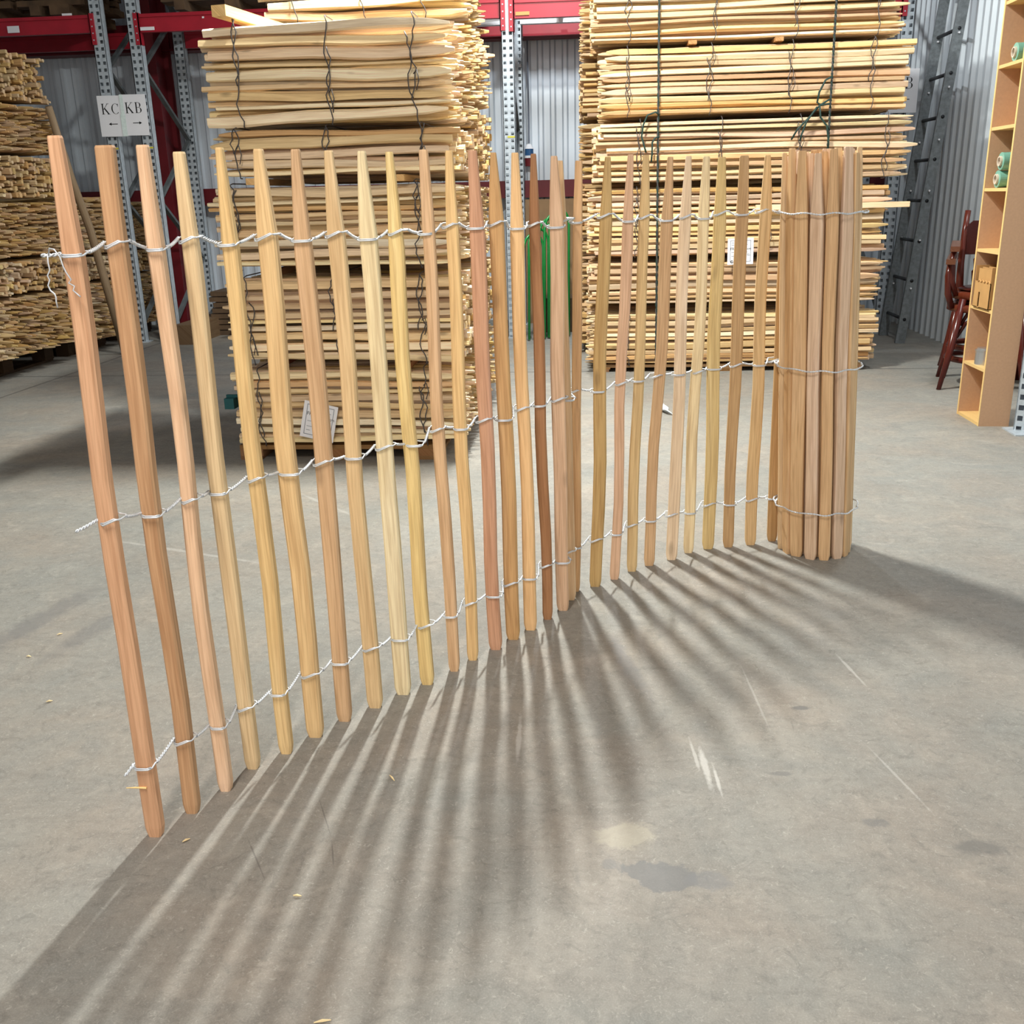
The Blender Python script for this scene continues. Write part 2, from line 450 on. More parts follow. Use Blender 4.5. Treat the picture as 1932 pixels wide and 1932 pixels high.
# ------------------------------------------------------------------ pallet racking
FY = 10.05; BY = 11.12      # front and rear faces of the racking
def upright_mb(x, y, side=1, z1=4.2, w=0.115, d=0.09, holes=True):
    """C-section post, closed behind by an added plate, with two columns of slots, its web facing the camera"""
    b = MB()
    x0 = x - w / 2
    cols = [0, 0.014, 0.042, 0.073, 0.101, 0.115] if holes else [0, 0.115]
    z = 0.0; pitch = 0.0625
    while z < z1:
        for ci in range(len(cols) - 1):
            a, c = x0 + cols[ci] * w / 0.115, x0 + cols[ci + 1] * w / 0.115
            if holes and ci in (1, 3):
                sh = 0.031 * (0 if ci == 1 else 0)
                b.quadf([(a, y, z + 0.03), (c, y, z + 0.03), (c, y, z + pitch), (a, y, z + pitch)])
            else:
                b.quadf([(a, y, z), (c, y, z), (c, y, z + pitch), (a, y, z + pitch)])
        z += pitch
    s = 1 if y < 10.6 else -1
    t = 0.006
    for xs in (x0, x0 + w - t):
        b.box(xs, xs + t, min(y, y + d), max(y, y + d), 0, z)
    b.box(x0, x0 + w, y + d - t, y + d, 0, z)  # added back plate, closes the section so the slots look dark
    return b

def rack_frame(x, label, mirror=False):
    t = thing('rack_frame', label, 'rack frame', (x, FY, 0), 'galvanised upright frames of the pallet rack')
    part('upright', upright_mb(x, FY), M_UPRIGHT, t)
    part('upright', upright_mb(x, BY), M_UPRIGHT, t)
    z = 0.18; k = 0
    while z < 4.0:
        b = MB()
        a = (x, FY + 0.10, z); c = (x, BY - 0.01, z + 0.62)
        if k % 2: a, c = (x, FY + 0.10, z + 0.62), (x, BY - 0.01, z)
        b.bar(a, c, 0.03, 0.045, up=(1, 0, 0)); part('brace', b, M_BRACE, t)
        z += 0.62; k += 1
    for y in (FY, BY):
        b = MB(); b.box(x - 0.085, x + 0.085, y - 0.02, y + 0.12, 0.0, 0.012); part('base_plate', b, M_UPRIGHT, t)
    b = MB(); b.box(x - 0.02, x + 0.05, FY - 0.003, FY - 0.001, 1.915, 1.93); part('sticker', b, M_YELLOW, t, label='small yellow sticker')
    return t
rack_frame(-4.80, 'perforated grey rack frame left of the paired posts, under the KC half of the sign')
rack_frame(-4.44, 'perforated grey rack frame right of the paired posts, beside the dark red building column')
rack_frame(-0.84, 'perforated grey rack frame in the gap between the two big picket stacks')
rack_frame(2.79, 'perforated grey rack frame at the far right, behind the end of the right stack')

def beam(xa, xb, y, z0, z1, label, conn=True, stickers=()):
    t = thing('rack_beam', label, 'rack beam', ((xa + xb) / 2, y, z0), 'red rack beams at shelf height')
    b = MB(); dy = 0.055
    b.box(xa + 0.012, xb - 0.012, y, y + dy, z0, z1 - 0.03)
    b.box(xa + 0.012, xb - 0.012, y - 0.012, y + dy + 0.012, z1 - 0.03, z1)
    b.box(xa + 0.012, xb - 0.012, y - 0.008, y, z0, z0 + 0.012)
    part('beam_body', b, M_RED, t)
    for x, s in ((xa, -1), (xb, 1)):
        if not conn: continue
        b = MB(); xo = x + s * 0.042
        b.box(min(x - s * 0.008, xo), max(x - s * 0.008, xo), FY - 0.016, FY - 0.002, z0 - 0.11, z1 + 0.01)
        b.box(x - 0.004 - s * 0.004, x + 0.004 - s * 0.004, FY - 0.016, y + dy, z0 - 0.11, z1 + 0.01)
        c = part('end_connector', b, M_RED, t)
        b = MB()
        for k in range(5):
            zz = z0 - 0.075 + k * 0.06; xc = x + s * 0.02
            b.box(xc - 0.006, xc + 0.006, FY - 0.019, FY - 0.0155, zz, zz + 0.011)
        part('rivets', b, M_UPRIGHT, c, label='small pale rivets')
    for (x0, x1, za, zb, m) in stickers:
        b = MB(); b.box(x0, x1, y - 0.011, y - 0.0095, za, zb); part('sticker', b, m, t, label='pale paper sticker')
    return t
beam(-8.4, -4.858, FY + 0.01, 2.975, 3.13, 'red front beam above the tall pile at the far left, ending at the left post', True,
     ((-5.70, -5.58, 3.0, 3.06, M_PAPER), (-5.13, -5.03, 3.131, 3.15, M_PAPER)))
bm = beam(-4.382, -0.898, FY + 0.01, 2.96, 3.12, 'red front beam running behind the left stack to the middle post', True,
     ((-4.37, -4.23, 2.975, 3.005, M_PAPER), (-3.75, -3.73, 3.06, 3.075, M_PAPER)))
br = beam(-0.782, 2.732, FY + 0.01, 2.95, 3.11, 'red front beam running from the middle post behind the right stack', True,
     ((-0.76, -0.63, 2.975, 3.005, M_CARD),))
for par, xa, xb in ((bm, -1.55, -0.92), (br, -0.76, -0.02)):
    b = MB(); b.box(xa, xb, 10.60, 10.68, 2.985, 3.045); b.box(xa, xb, 10.56, 10.72, 3.055, 3.07); b.box((xa + xb) / 2, (xa + xb) / 2 + 0.06, 10.1, 10.7, 3.07, 3.1)
    part('deck_rail', b, M_PAPER, par, label='pale grey deck rail')
beam(-8.4, -4.858, BY + 0.02, 2.975, 3.13, 'red rear beam in the shade over the far left pile', False)
beam(-4.382, -0.898, BY + 0.02, 2.96, 3.12, 'red rear beam in shade behind the left stack', False)
beam(-0.782, 2.732, BY + 0.02, 2.95, 3.11, 'red rear beam in shade behind the right stack', False)
# stored timber bundles on the rack shelf above the beams (only their dark undersides show)
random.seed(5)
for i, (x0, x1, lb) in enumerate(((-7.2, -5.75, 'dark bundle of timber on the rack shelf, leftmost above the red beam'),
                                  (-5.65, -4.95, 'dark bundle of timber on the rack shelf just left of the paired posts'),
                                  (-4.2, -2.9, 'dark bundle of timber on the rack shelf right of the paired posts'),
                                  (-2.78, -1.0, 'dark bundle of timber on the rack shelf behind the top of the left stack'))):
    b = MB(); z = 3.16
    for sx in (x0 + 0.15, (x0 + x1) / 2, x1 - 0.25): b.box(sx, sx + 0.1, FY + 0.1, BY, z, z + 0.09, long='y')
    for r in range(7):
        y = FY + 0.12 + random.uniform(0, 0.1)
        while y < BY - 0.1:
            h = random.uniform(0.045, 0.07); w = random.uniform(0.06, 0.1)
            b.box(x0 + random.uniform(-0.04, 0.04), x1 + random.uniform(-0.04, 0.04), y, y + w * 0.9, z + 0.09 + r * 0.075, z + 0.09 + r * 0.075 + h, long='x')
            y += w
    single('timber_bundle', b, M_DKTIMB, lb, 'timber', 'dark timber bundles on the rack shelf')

# ------------------------------------------------------------------ pickets
def cross(w, h, ch=0.22):
    a, c = w / 2, h / 2; q = min(w, h) * ch
    return [(-a + q, -c), (a - q, -c), (a, -c + q), (a, c - q), (a - q, c), (-a + q, c), (-a, c - q), (-a, -c + q)]

def fence_picket(base, top, w, wt, th, seed, taper=0.23, face=0.0, wob=1.0):
    """planed paling: base/top are the middle of the FRONT face at the foot and at the tip"""
    rn = random.Random(seed); b = MB()
    base = Vector(base); top = Vector(top); ax = top - base; L = ax.length
    ph = [rn.uniform(0, 6.28) for _ in range(4)]; am = [rn.uniform(0.001, 0.0035) * wob for _ in range(4)]
    X = Vector((math.cos(face), math.sin(face), 0)); Yv = Vector((-math.sin(face), math.cos(face), 0))
    ts = [0, 0.008, 0.016, 0.1, 0.2, 0.32, 0.44, 0.56, 0.66, 0.76, 1 - taper / L - 0.03, 1 - taper / L, 1 - taper / L * 0.6, 1 - taper / L * 0.3, 0.997, 1.0]
    side = rn.uniform(-0.6, 0.6)
    rings = []; vs = []
    for t in ts:
        k = 1.0
        z = t * L
        if t < 0.016: k = 0.76 + 0.24 * (t / 0.016) ** 0.7
        ww = w * k * (1 + 0.04 * math.sin(6 * t + ph[0]))
        hh = th * (1 if t > 0.02 else 0.86 + 0.14 * z / (0.02 * L))
        shift = 0.0
        ft = (t - (1 - taper / L)) / (taper / L)
        if ft > 0:
            ww = w + (wt - w) * ft; hh = th * (1 - 0.35 * ft); shift = side * (w - wt) / 2 * ft * 0.0
        if t >= 1.0: ww *= 0.9; hh *= 0.9
        env = math.sin(math.pi * min(1, max(0, t)))
        dx = (am[0] * math.sin(5.0 * t + ph[1]) + am[1] * math.sin(11 * t + ph[2])) * env * 1.6
        dy = am[2] * math.sin(4.0 * t + ph[3]) * env * 0.7
        c = base + ax * t + X * (dx + shift) + Yv * (th / 2 + dy)
        rings.append([c + X * px + Yv * py for px, py in cross(ww, hh, 0.16)])
        vs.append(z)
    b.loft(rings, vs=vs)
    return b

PK=[
(-1.009,1.839,-0.992,1.510, 0.042,0.023, (-0.988,1.295),(-0.995,0.766),(-1.010,0.183)),
(-0.959,1.931,-0.944,1.496, 0.042,0.035, (-0.947,1.311),(-0.952,0.747),(-0.953,0.196)),
(-0.911,2.025,-0.911,1.500, 0.037,0.022, (-0.908,1.294),(-0.904,0.753),(-0.908,0.179)),
(-0.876,2.125,-0.878,1.490, 0.041,0.022, (-0.877,1.310),(-0.879,0.738),(-0.876,0.176)),
(-0.811,2.200,-0.817,1.500, 0.040,0.014, (-0.821,1.293),(-0.813,0.752),(-0.816,0.175)),
(-0.756,2.285,-0.759,1.499, 0.050,0.019, (-0.759,1.307),(-0.757,0.740),(-0.752,0.189)),
(-0.697,2.373,-0.699,1.500, 0.047,0.019, (-0.702,1.292),(-0.698,0.746),(-0.697,0.178)),
(-0.627,2.451,-0.641,1.499, 0.046,0.019, (-0.641,1.304),(-0.635,0.736),(-0.626,0.187)),
(-0.561,2.532,-0.579,1.499, 0.049,0.018, (-0.579,1.286),(-0.569,0.746),(-0.561,0.176)),
(-0.500,2.596,-0.523,1.498, 0.044,0.017, (-0.514,1.301),(-0.500,0.734),(-0.496,0.192)),
(-0.431,2.685,-0.450,1.505, 0.038,0.022, (-0.456,1.291),(-0.450,0.758),(-0.437,0.182)),
(-0.383,2.762,-0.394,1.504, 0.040,0.018, (-0.401,1.310),(-0.393,0.741),(-0.387,0.193)),
(-0.320,2.839,-0.342,1.506, 0.041,0.023, (-0.340,1.298),(-0.334,0.751),(-0.320,0.184)),
(-0.270,2.916,-0.292,1.502, 0.043,0.015, (-0.288,1.309),(-0.282,0.733),(-0.274,0.197)),
(-0.218,2.991,-0.237,1.503, 0.040,0.019, (-0.233,1.290),(-0.231,0.753),(-0.217,0.184)),
(-0.165,3.079,-0.189,1.502, 0.034,0.015, (-0.189,1.300),(-0.183,0.742),(-0.170,0.196)),
(-0.115,3.157,-0.131,1.497, 0.043,0.019, (-0.128,1.286),(-0.122,0.748),(-0.115,0.178)),
(-0.092,3.251,-0.117,1.486, 0.039,0.018, (-0.100,1.305),(-0.098,0.725),(-0.094,0.184)),
(-0.074,3.331,-0.059,1.487, 0.031,0.022, (-0.068,1.294),(-0.077,0.740),(-0.072,0.169)),
(-0.003,3.380,0.034,1.497, 0.043,0.018, (0.026,1.314),(0.004,0.728),(-0.001,0.183)),
(0.069,3.453,0.110,1.506, 0.036,0.018, (0.107,1.291),(0.089,0.744),(0.073,0.178)),
(0.137,3.537,0.164,1.505, 0.037,0.019, (0.165,1.304),(0.147,0.735),(0.133,0.187)),
(0.206,3.600,0.250,1.499, 0.040,0.018, (0.242,1.287),(0.217,0.742),(0.206,0.182)),
(0.297,3.666,0.318,1.502, 0.042,0.018, (0.316,1.299),(0.303,0.734),(0.292,0.187)),
(0.370,3.746,0.388,1.502, 0.039,0.022, (0.386,1.287),(0.387,0.732),(0.371,0.167)),
(0.453,3.793,0.448,1.500, 0.046,0.025, (0.452,1.305),(0.449,0.732),(0.449,0.190)),
(0.537,3.817,0.530,1.503, 0.042,0.030, (0.529,1.296),(0.536,0.744),(0.537,0.180)),
(0.630,3.845,0.618,1.503, 0.042,0.019, (0.606,1.308),(0.627,0.736),(0.628,0.195)),
(0.725,3.894,0.701,1.503, 0.039,0.020, (0.705,1.296),(0.692,0.748),(0.714,0.182)),
]

# foot x, foot y, tip x, tip z, width, tip width, (x, z) of the upper, middle and lower wire
TONE = [(212,162,122),(190,148,106),(222,184,146),(216,188,142),(218,184,126),(214,180,128),(198,160,118),(216,184,132),(222,204,160),(220,192,128),
        (212,174,132),(222,186,128),(200,150,118),(198,156,102),(228,188,134),(162,114,74),(210,174,140),(212,180,138),(200,158,112),(186,152,96),
        (212,172,140),(206,176,122),(202,164,122),(226,200,166),(228,206,160),(212,184,124),(190,152,102),(214,178,124),(186,146,94)]
fence = thing('picket_fence', 'freestanding fence of pointed wooden pickets on three twisted wires, its right end coiled', 'fence', (-0.45, 2.7, 0))
TH = 0.026
pick = []
for i, (fx, fy, tx, tz, w, wt, q1, q2, q3) in enumerate(PK):
    if i < 12:            # the measured widths of these include the right-hand edge face
        w -= 0.0055; fx -= 0.002; tx -= 0.002
    tone = [v + (sum(TONE[i]) / 3 - v) * 0.14 for v in TONE[i]]
    o = part('picket', fence_picket((fx, fy, 0), (tx, fy, tz), w * 1.02, wt * 1.05, TH * (1.1 if i < 6 else 1.0), 100 + i, taper=0.21 + 0.03 * math.sin(i * 2.3)), M_PICKET, fence, rgb(*tone))
    pick.append((fx, fy, w, (q1, q2, q3)))
    if i == 0:
        b = MB(); b.tube([(-1.05 - 0.005, 1.835, 0.134), (-1.03, 1.836, 0.135), (-1.008, 1.837, 0.134)], [0.001, 0.0022, 0.003], 5)
        part('splinter', b, M_PICKET, o, rgb(230, 200, 140), label='thin pale splinter sticking out sideways')

# the coiled end: rings of pickets standing round a common centre
RC_B = Vector((0.880, 3.818)); LEAN = Vector((-0.075, 0.0))
roll = []
rr = random.Random(12)
def ring(R, n, a0, tones):
    for k in range(n):
        a = a0 + 2 * math.pi * k / n + rr.uniform(-0.05, 0.05)
        rad = R + rr.uniform(-0.008, 0.008)
        nx, ny = math.cos(a), math.sin(a)
        fx, fy = RC_B.x + nx * rad, RC_B.y + ny * rad
        H = 1.505 + rr.uniform(-0.012, 0.018)
        face = a + math.pi / 2 + rr.uniform(-0.25, 0.25)
        w = rr.uniform(0.042, 0.052)
        col = rr.choice(tones)
        part('picket', fence_picket((fx, fy, 0), (fx + LEAN.x, fy + LEAN.y, H), w, w * rr.uniform(0.45, 0.75), 0.024, 400 + len(roll), taper=0.24, face=face, wob=0.6), M_PICKET, fence, rgb(*col))
        roll.append((a, rad))
RT = [(212,180,138),(218,192,168),(206,180,154),(214,188,148),(222,200,174),(202,168,126),(214,188,162),(208,180,140)]
ring(0.142, 15, -1.52, RT)
ring(0.104, 12, -1.2, RT)
ring(0.062, 7, 0.3, RT)

# three twisted galvanised wires; one strand passes in front and one behind every picket
def wire_row(row, zlast):
    b = MB(); r = 0.0020
    nodes = []
    for (fx, fy, w, q) in pick:
        x, z = q[row]
        nodes.append((x, fy, z, w))
    front = []; back = []; front2 = []
    tip0 = {0: (-1.045, 1.83, nodes[0][2] + 0.004), 1: (-1.058, 1.81, nodes[0][2] - 0.012), 2: (-1.045, 1.82, nodes[0][2] - 0.008)}[row]
    def twist(pa, pb):
        pa = Vector(pa); pb = Vector(pb); d = pb - pa; L = d.length
        if L < 1e-4: return
        n = max(6, int(L / 0.0028)); dn = d.normalized()
        s = dn.cross(Vector((0, 0, 1))).normalized(); u = s.cross(dn)
        turns = max(1.0, round(L / 0.016))
        for k in range(n + 1):
            t = k / n; a = turns * 2 * math.pi * t + math.pi
            sag = Vector((0, 0, -0.0015 * math.sin(math.pi * t)))
            p = pa + d * t + sag
            o = (s * math.cos(a) + u * math.sin(a)) * 0.0021
            front.append(p + o); back.append(p - o)
    prev = Vector(tip0)
    for i, (x, y, z, w) in enumerate(nodes):
        cy = y + TH / 2
        if i < len(nodes) - 1:
            nx, ny = nodes[i + 1][0] - x, nodes[i + 1][1] - y
        d = Vector((nx, ny, 0)).normalized()
        zm = z + 0.006
        Lp = Vector((x - w / 2 - 0.007, cy - 0.004 * (1 if d.y > 0.5 else 0), zm)); Rp = Vector((x + w / 2 + 0.007, cy + 0.002, zm + 0.001))
        twist(prev, Lp)
        yf = y - 0.0035 - (0.003 if i < 6 else 0.0015); yb = y + TH * (1.1 if i < 6 else 1) + 0.004
        e = 0.0065 * ((i + (1 if row == 1 else 0)) % 2) * (w / 0.042)      # every other wrap runs up at a slant
        front += [Vector((x - w / 2 - 0.003, yf + 0.006, z + 0.001 - e * 1.3)), Vector((x - w * 0.38, yf, z - 0.0005 - e)), Vector((x, yf - 0.001, z)), Vector((x + w * 0.38, yf, z + 0.0005 + e)), Vector((x + w / 2 + 0.003, yf + 0.006, z + 0.002 + e * 0.7))]
        back += [Vector((x - w / 2 - 0.003, yb - 0.006, zm + 0.002)), Vector((x, yb, zm + 0.003)), Vector((x + w / 2 + 0.003, yb - 0.006, zm + 0.002))]
        b.tube([Vector((x - w / 2 - 0.002, yf + 0.004, z + 0.0045 - e * 1.2)), Vector((x - w * 0.3, yf - 0.0002, z + 0.0035 - e * 0.8)), Vector((x + w * 0.3, yf - 0.0002, z + 0.0037 + e * 0.8)), Vector((x + w / 2 + 0.002, yf + 0.004, z + 0.005))], r * 0.9, 5)
        prev = Rp
    # on to the coil and round it
    zr = zlast; t0 = zr / 1.5
    cx, cy0 = RC_B.x + LEAN.x * t0, RC_B.y + LEAN.y * t0
    R = 0.142 + 0.017
    a0 = math.pi * 1.02
    start = Vector((cx + R * math.cos(a0), cy0 + R * math.sin(a0), zr + 0.004))
    twist(prev, start)
    n = 150
    for k in range(n + 1):
        t = k / n; a = a0 + 2 * math.pi * 1.02 * t
        bump = 0.0035 * math.sin(13 * (a) + row)
        p = Vector((cx + (R + bump) * math.cos(a), cy0 + (R + bump) * math.sin(a), zr + 0.0028 * math.sin(9.5 * a + row * 2) + 0.004 * math.sin(a)))
        tw = 46 * a
        o = Vector((0, 0, math.sin(tw))) * 0.002 + Vector((math.cos(a), math.sin(a), 0)) * 0.002 * math.cos(tw)
        front.append(p + o); back.append(p - o)
    b.tube(front, r, 5); b.tube(back, r, 5)
    return part('wire', b, M_GALV, fence, smooth=True, label={0: 'upper twisted silver wire', 1: 'middle twisted silver wire', 2: 'lower twisted silver wire'}[row])
w0 = wire_row(0, 1.303); wire_row(1, 0.748); wire_row(2, 0.196)
b = MB()
def crinkle(pts): b.tube(pts, 0.0015, 5)
crinkle([(-1.03, 1.83, 1.300), (-1.022, 1.822, 1.312), (-1.012, 1.820, 1.310), (-1.004, 1.822, 1.296), (-1.001, 1.823, 1.278), (-0.998, 1.824, 1.268), (-0.990, 1.824, 1.254), (-0.996, 1.824, 1.248), (-0.985, 1.823, 1.242), (-0.989, 1.823, 1.234), (-0.980, 1.822, 1.226), (-0.976, 1.822, 1.222)])
crinkle([(-1.030, 1.826, 1.300), (-1.031, 1.826, 1.285), (-1.030, 1.826, 1.272), (-1.036, 1.825, 1.262), (-1.033, 1.825, 1.254), (-1.038, 1.825, 1.244), (-1.035, 1.825, 1.234), (-1.028, 1.825, 1.228), (-1.026, 1.825, 1.222), (-1.027, 1.825, 1.214), (-1.026, 1.825, 1.202)])
part('wire_end', b, M_GALV, w0, smooth=True, label='two loose crinkled wire ends')

# ------------------------------------------------------------------ bundles of split pickets
PAL1 = [(244,222,184),(238,212,172),(228,200,168),(250,234,202),(216,188,160),(240,216,172),(226,194,150)]
PAL2 = [(232,206,166),(226,196,154),(214,182,146),(240,218,182),(202,170,138),(228,198,152),(214,178,134)]
_variants = {}
def split_variant(L, point, k, low):
    """irregular split paling lying along x, its tip at +x (point=1), -x (-1) or none (0)"""
    key = (round(L, 2), point, k, low)
    if key in _variants: return _variants[key]
    rn = random.Random(hash((int(L * 100), point, k, low)) & 0xffff)
    b = MB()
    n = 7 if low else 13
    sec = []
    m = 6
    for i in range(m):
        a = 2 * math.pi * (i + 0.5) / m
        sec.append((math.copysign(abs(math.cos(a)) ** 0.55, math.cos(a)) * rn.uniform(0.80, 1.0), math.copysign(abs(math.sin(a)) ** 0.5, math.sin(a)) * rn.uniform(0.72, 1.0)))
    ts = [i / (n - 1) for i in range(n)]
    tip = 0.11 / L
    extra = [tip * 0.15, tip * 0.5, tip] if point == -1 else ([1 - tip, 1 - tip * 0.5, 1 - tip * 0.15] if point == 1 else [])
    ts = sorted(set(ts + extra))
    p = [rn.uniform(0, 6.28) for _ in range(6)]
    az = rn.uniform(0.002, 0.0085); ay = rn.uniform(0.002, 0.008)
    W = rn.uniform(0.034, 0.044); H = rn.uniform(0.036, 0.049)
    if k % 4 == 3: H *= 0.72
    rings = []
    for t in ts:
        s = 1.0
        e = (1 - t) if point == 1 else (t if point == -1 else 1)
        if e < tip: s = 0.34 + 0.66 * (e / tip) ** 0.75
        w = W * s * (1 + 0.10 * math.sin(7 * t + p[0])); h = H * s * (1 + 0.14 * math.sin(5 * t + p[1]) + 0.06 * math.sin(17 * t + p[5]))
        cz = az * math.sin(4.2 * t + p[2]) + az * 0.5 * math.sin(10 * t + p[3]); cy = ay * math.sin(3.5 * t + p[4])
        tw = 0.25 * math.sin(3 * t + p[5])
        ring_ = []
        for (a, c) in sec:
            yy, zz = a * w / 2, c * h / 2
            ring_.append(((t - 0.5) * L, cy + yy * math.cos(tw) - zz * math.sin(tw), cz + yy * math.sin(tw) + zz * math.cos(tw)))
        rings.append(ring_)
    b.loft(rings, vs=[t * L for t in ts])
    me = b.mesh('split_picket', M_SPLIT)
    _variants[key] = (b, me)
    return _variants[key]

def bundle(x0, x1, y0, y1, z0, z1, point, label, group, wires=(), seed=1, nrow=None, detail=True, jx=0.035, vis=100, alt=0.0, tone=1.0, sticks=()):
    rn = random.Random(seed)
    nr = nrow or max(3, round((z1 - z0) / 0.048)); pz = (z1 - z0) / nr
    nc = max(2, round((y1 - y0) / 0.043)); py = (y1 - y0) / nc
    L = x1 - x0
    cx = (x0 + x1) / 2
    root = thing('picket_bundle', label, 'picket bundle', (cx, y0, z0), group)
    cells = []
    for c in range(nc):
        hs = [rn.uniform(0.62, 1.5) for _ in range(nr)]; tot = sum(hs); zc = z0 + 0.008
        for hh in hs:
            hz = hh / tot * (z1 - z0 - 0.018); cells.append((c, zc + hz / 2, hz)); zc += hz
    rest = MB(); cnt = 0
    for (c, z, hz) in cells:
        pt = point if rn.random() > alt else -point
        ind = cnt < vis
        k = rn.randrange(9)
        vb, vm = split_variant(L, pt, k, not ind)
        x = cx + rn.uniform(-jx, jx); y = y0 + (c + 0.5) * py + rn.uniform(-0.008, 0.008)
        if pt * rn.random() > 0.82: x += rn.uniform(0.0, 0.05)
        ry = rn.uniform(-0.007, 0.007); rz = rn.uniform(-0.008, 0.008); rx = rn.choice((0, math.pi)) + rn.uniform(-0.14, 0.14)
        if ind:
            o = bpy.data.objects.new('picket', vm); COL.objects.link(o); o.parent = root
            o.location = Vector((x - cx, y - y0, z - z0)) * K
            o.rotation_euler = (rx, ry, rz)
            s = hz / 0.047
            o.scale = (1, rn.uniform(0.9, 1.1), s * rn.uniform(0.88, 1.04))
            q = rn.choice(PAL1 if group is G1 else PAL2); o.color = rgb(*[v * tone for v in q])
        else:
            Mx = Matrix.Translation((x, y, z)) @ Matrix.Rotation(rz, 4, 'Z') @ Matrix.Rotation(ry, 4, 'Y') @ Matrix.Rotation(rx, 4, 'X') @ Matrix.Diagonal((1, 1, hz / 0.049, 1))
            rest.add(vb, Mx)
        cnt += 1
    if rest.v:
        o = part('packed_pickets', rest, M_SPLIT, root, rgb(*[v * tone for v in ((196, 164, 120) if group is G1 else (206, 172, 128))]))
        o['kind'] = 'stuff'
    for wi, wx in enumerate(wires):
        b = MB()
        for st in range(2):
            pts = []
            xo = wx + (rn.uniform(-0.02, 0.02) if st else 0)
            nn = nr * 2
            for k in range(nn + 1):
                z = z1 + 0.004 - (z1 - z0 + 0.008) * k / nn
                pts.append((xo + rn.uniform(-0.007, 0.007) + 0.012 * math.sin(k * 0.8 + st * 2), y0 - 0.010 - rn.uniform(0, 0.006), z))
            if st == 0: pts = [(wx, y1, z1 + 0.012), (wx, y0 + 0.02, z1 + 0.012)] + pts + [(wx, y0 + 0.03, z0 - 0.004)]
            else:
                i0 = rn.randrange(0, max(1, nn // 3)); pts = pts[i0:i0 + nn * 2 // 3]
            b.tube(pts, 0.0032, 5)
        if rn.random() < 0.6:
            zz = rn.uniform(z0 + 0.1, z1 - 0.05)
            b.tube([(wx, y0 - 0.015, zz), (wx + 0.02, y0 - 0.035, zz + 0.015), (wx + 0.028, y0 - 0.03, zz - 0.03), (wx + 0.012, y0 - 0.02, zz - 0.075)], 0.0028, 5)
        part('binding_wire', b, M_DARKWIRE, root, smooth=True, label='dark thin binding wire')
    return root

def pallet(x0, x1, y0, y1, h, label, k=1.0):  # k darkens the wood, painting in the shade under the far left piles
    t = thing('pallet', label, 'pallet', ((x0 + x1) / 2, y0, 0))
    nb = 3
    for i in range(nb):
        xa = x0 + (x1 - x0 - 0.13) * i / (nb - 1)
        for j in range(3):
            ya = y0 + (y1 - y0 - 0.15) * j / 2
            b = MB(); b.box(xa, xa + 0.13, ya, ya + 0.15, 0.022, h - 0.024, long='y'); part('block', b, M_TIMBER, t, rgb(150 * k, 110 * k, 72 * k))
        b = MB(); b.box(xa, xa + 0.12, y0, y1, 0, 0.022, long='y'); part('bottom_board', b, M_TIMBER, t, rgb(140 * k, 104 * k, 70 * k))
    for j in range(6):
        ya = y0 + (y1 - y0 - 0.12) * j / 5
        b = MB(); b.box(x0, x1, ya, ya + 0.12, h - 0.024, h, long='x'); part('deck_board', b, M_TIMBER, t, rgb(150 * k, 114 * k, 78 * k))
    return t

G1 = 'bundles of split pickets in the left stack'
G2 = 'bundles of split pickets in the right stack'
G3 = 'bundles of split pickets in the tall pile at the far left'
# left stack, front row
pallet(-2.0, -0.86, 5.22, 6.08, 0.085, 'low wooden pallet under the front row of the left stack')
bundle(-1.98, -0.73, 5.20, 6.08, 0.095, 0.505, 1, 'lowest bundle of the left stack, resting on the pallet, with a white label card', G1, (-1.85, -0.93), 11)
bundle(-1.98, -0.73, 5.20, 6.08, 0.545, 1.00, -1, 'second bundle from the bottom of the left stack, pickets pointed to the left', G1, (-1.86, -1.38, -0.92), 12)
bundle(-1.985, -0.74, 5.20, 6.08, 1.045, 1.465, 1, 'middle bundle of the left stack, behind the tapered tips of the fence', G1, (-1.88, -0.92), 13)
bundle(-1.96, -0.72, 5.20, 6.08, 1.505, 1.735, -1, 'thin bundle second from the top of the front row of the left stack', G1, (-1.83, -1.36, -0.88), 14)
bundle(-1.965, -0.73, 5.20, 6.08, 1.75, 2.235, 1, 'top bundle of the front row of the left stack, held by three dark wires', G1, (-1.79, -1.33, -0.90), 15, nrow=9)
# left stack, rear row (mostly hidden)
pallet(-1.96, -0.86, 6.22, 7.1, 0.085, 'low wooden pallet hidden behind the front pallet of the left stack')
for k, (za, zb, pt) in enumerate(((0.095, 0.53, 1), (0.55, 1.0, -1), (1.02, 1.46, 1), (1.48, 1.9, -1), (1.92, 2.36, 1))):
    bundle(-1.97, -0.74, 6.20, 7.08, za, zb, pt, ['bottom', 'second', 'third', 'fourth', 'fifth'][k] + ' bundle from the floor in the rear row of the left stack', G1, (), 21 + k, vis=0)
bundle(-1.95, -0.76, 6.20, 7.08, 2.375, 2.86, 1, 'top bundle in the rear row of the left stack, cut off by the photo', G1, (-1.75, -1.35, -1.0), 27, nrow=9, vis=60)
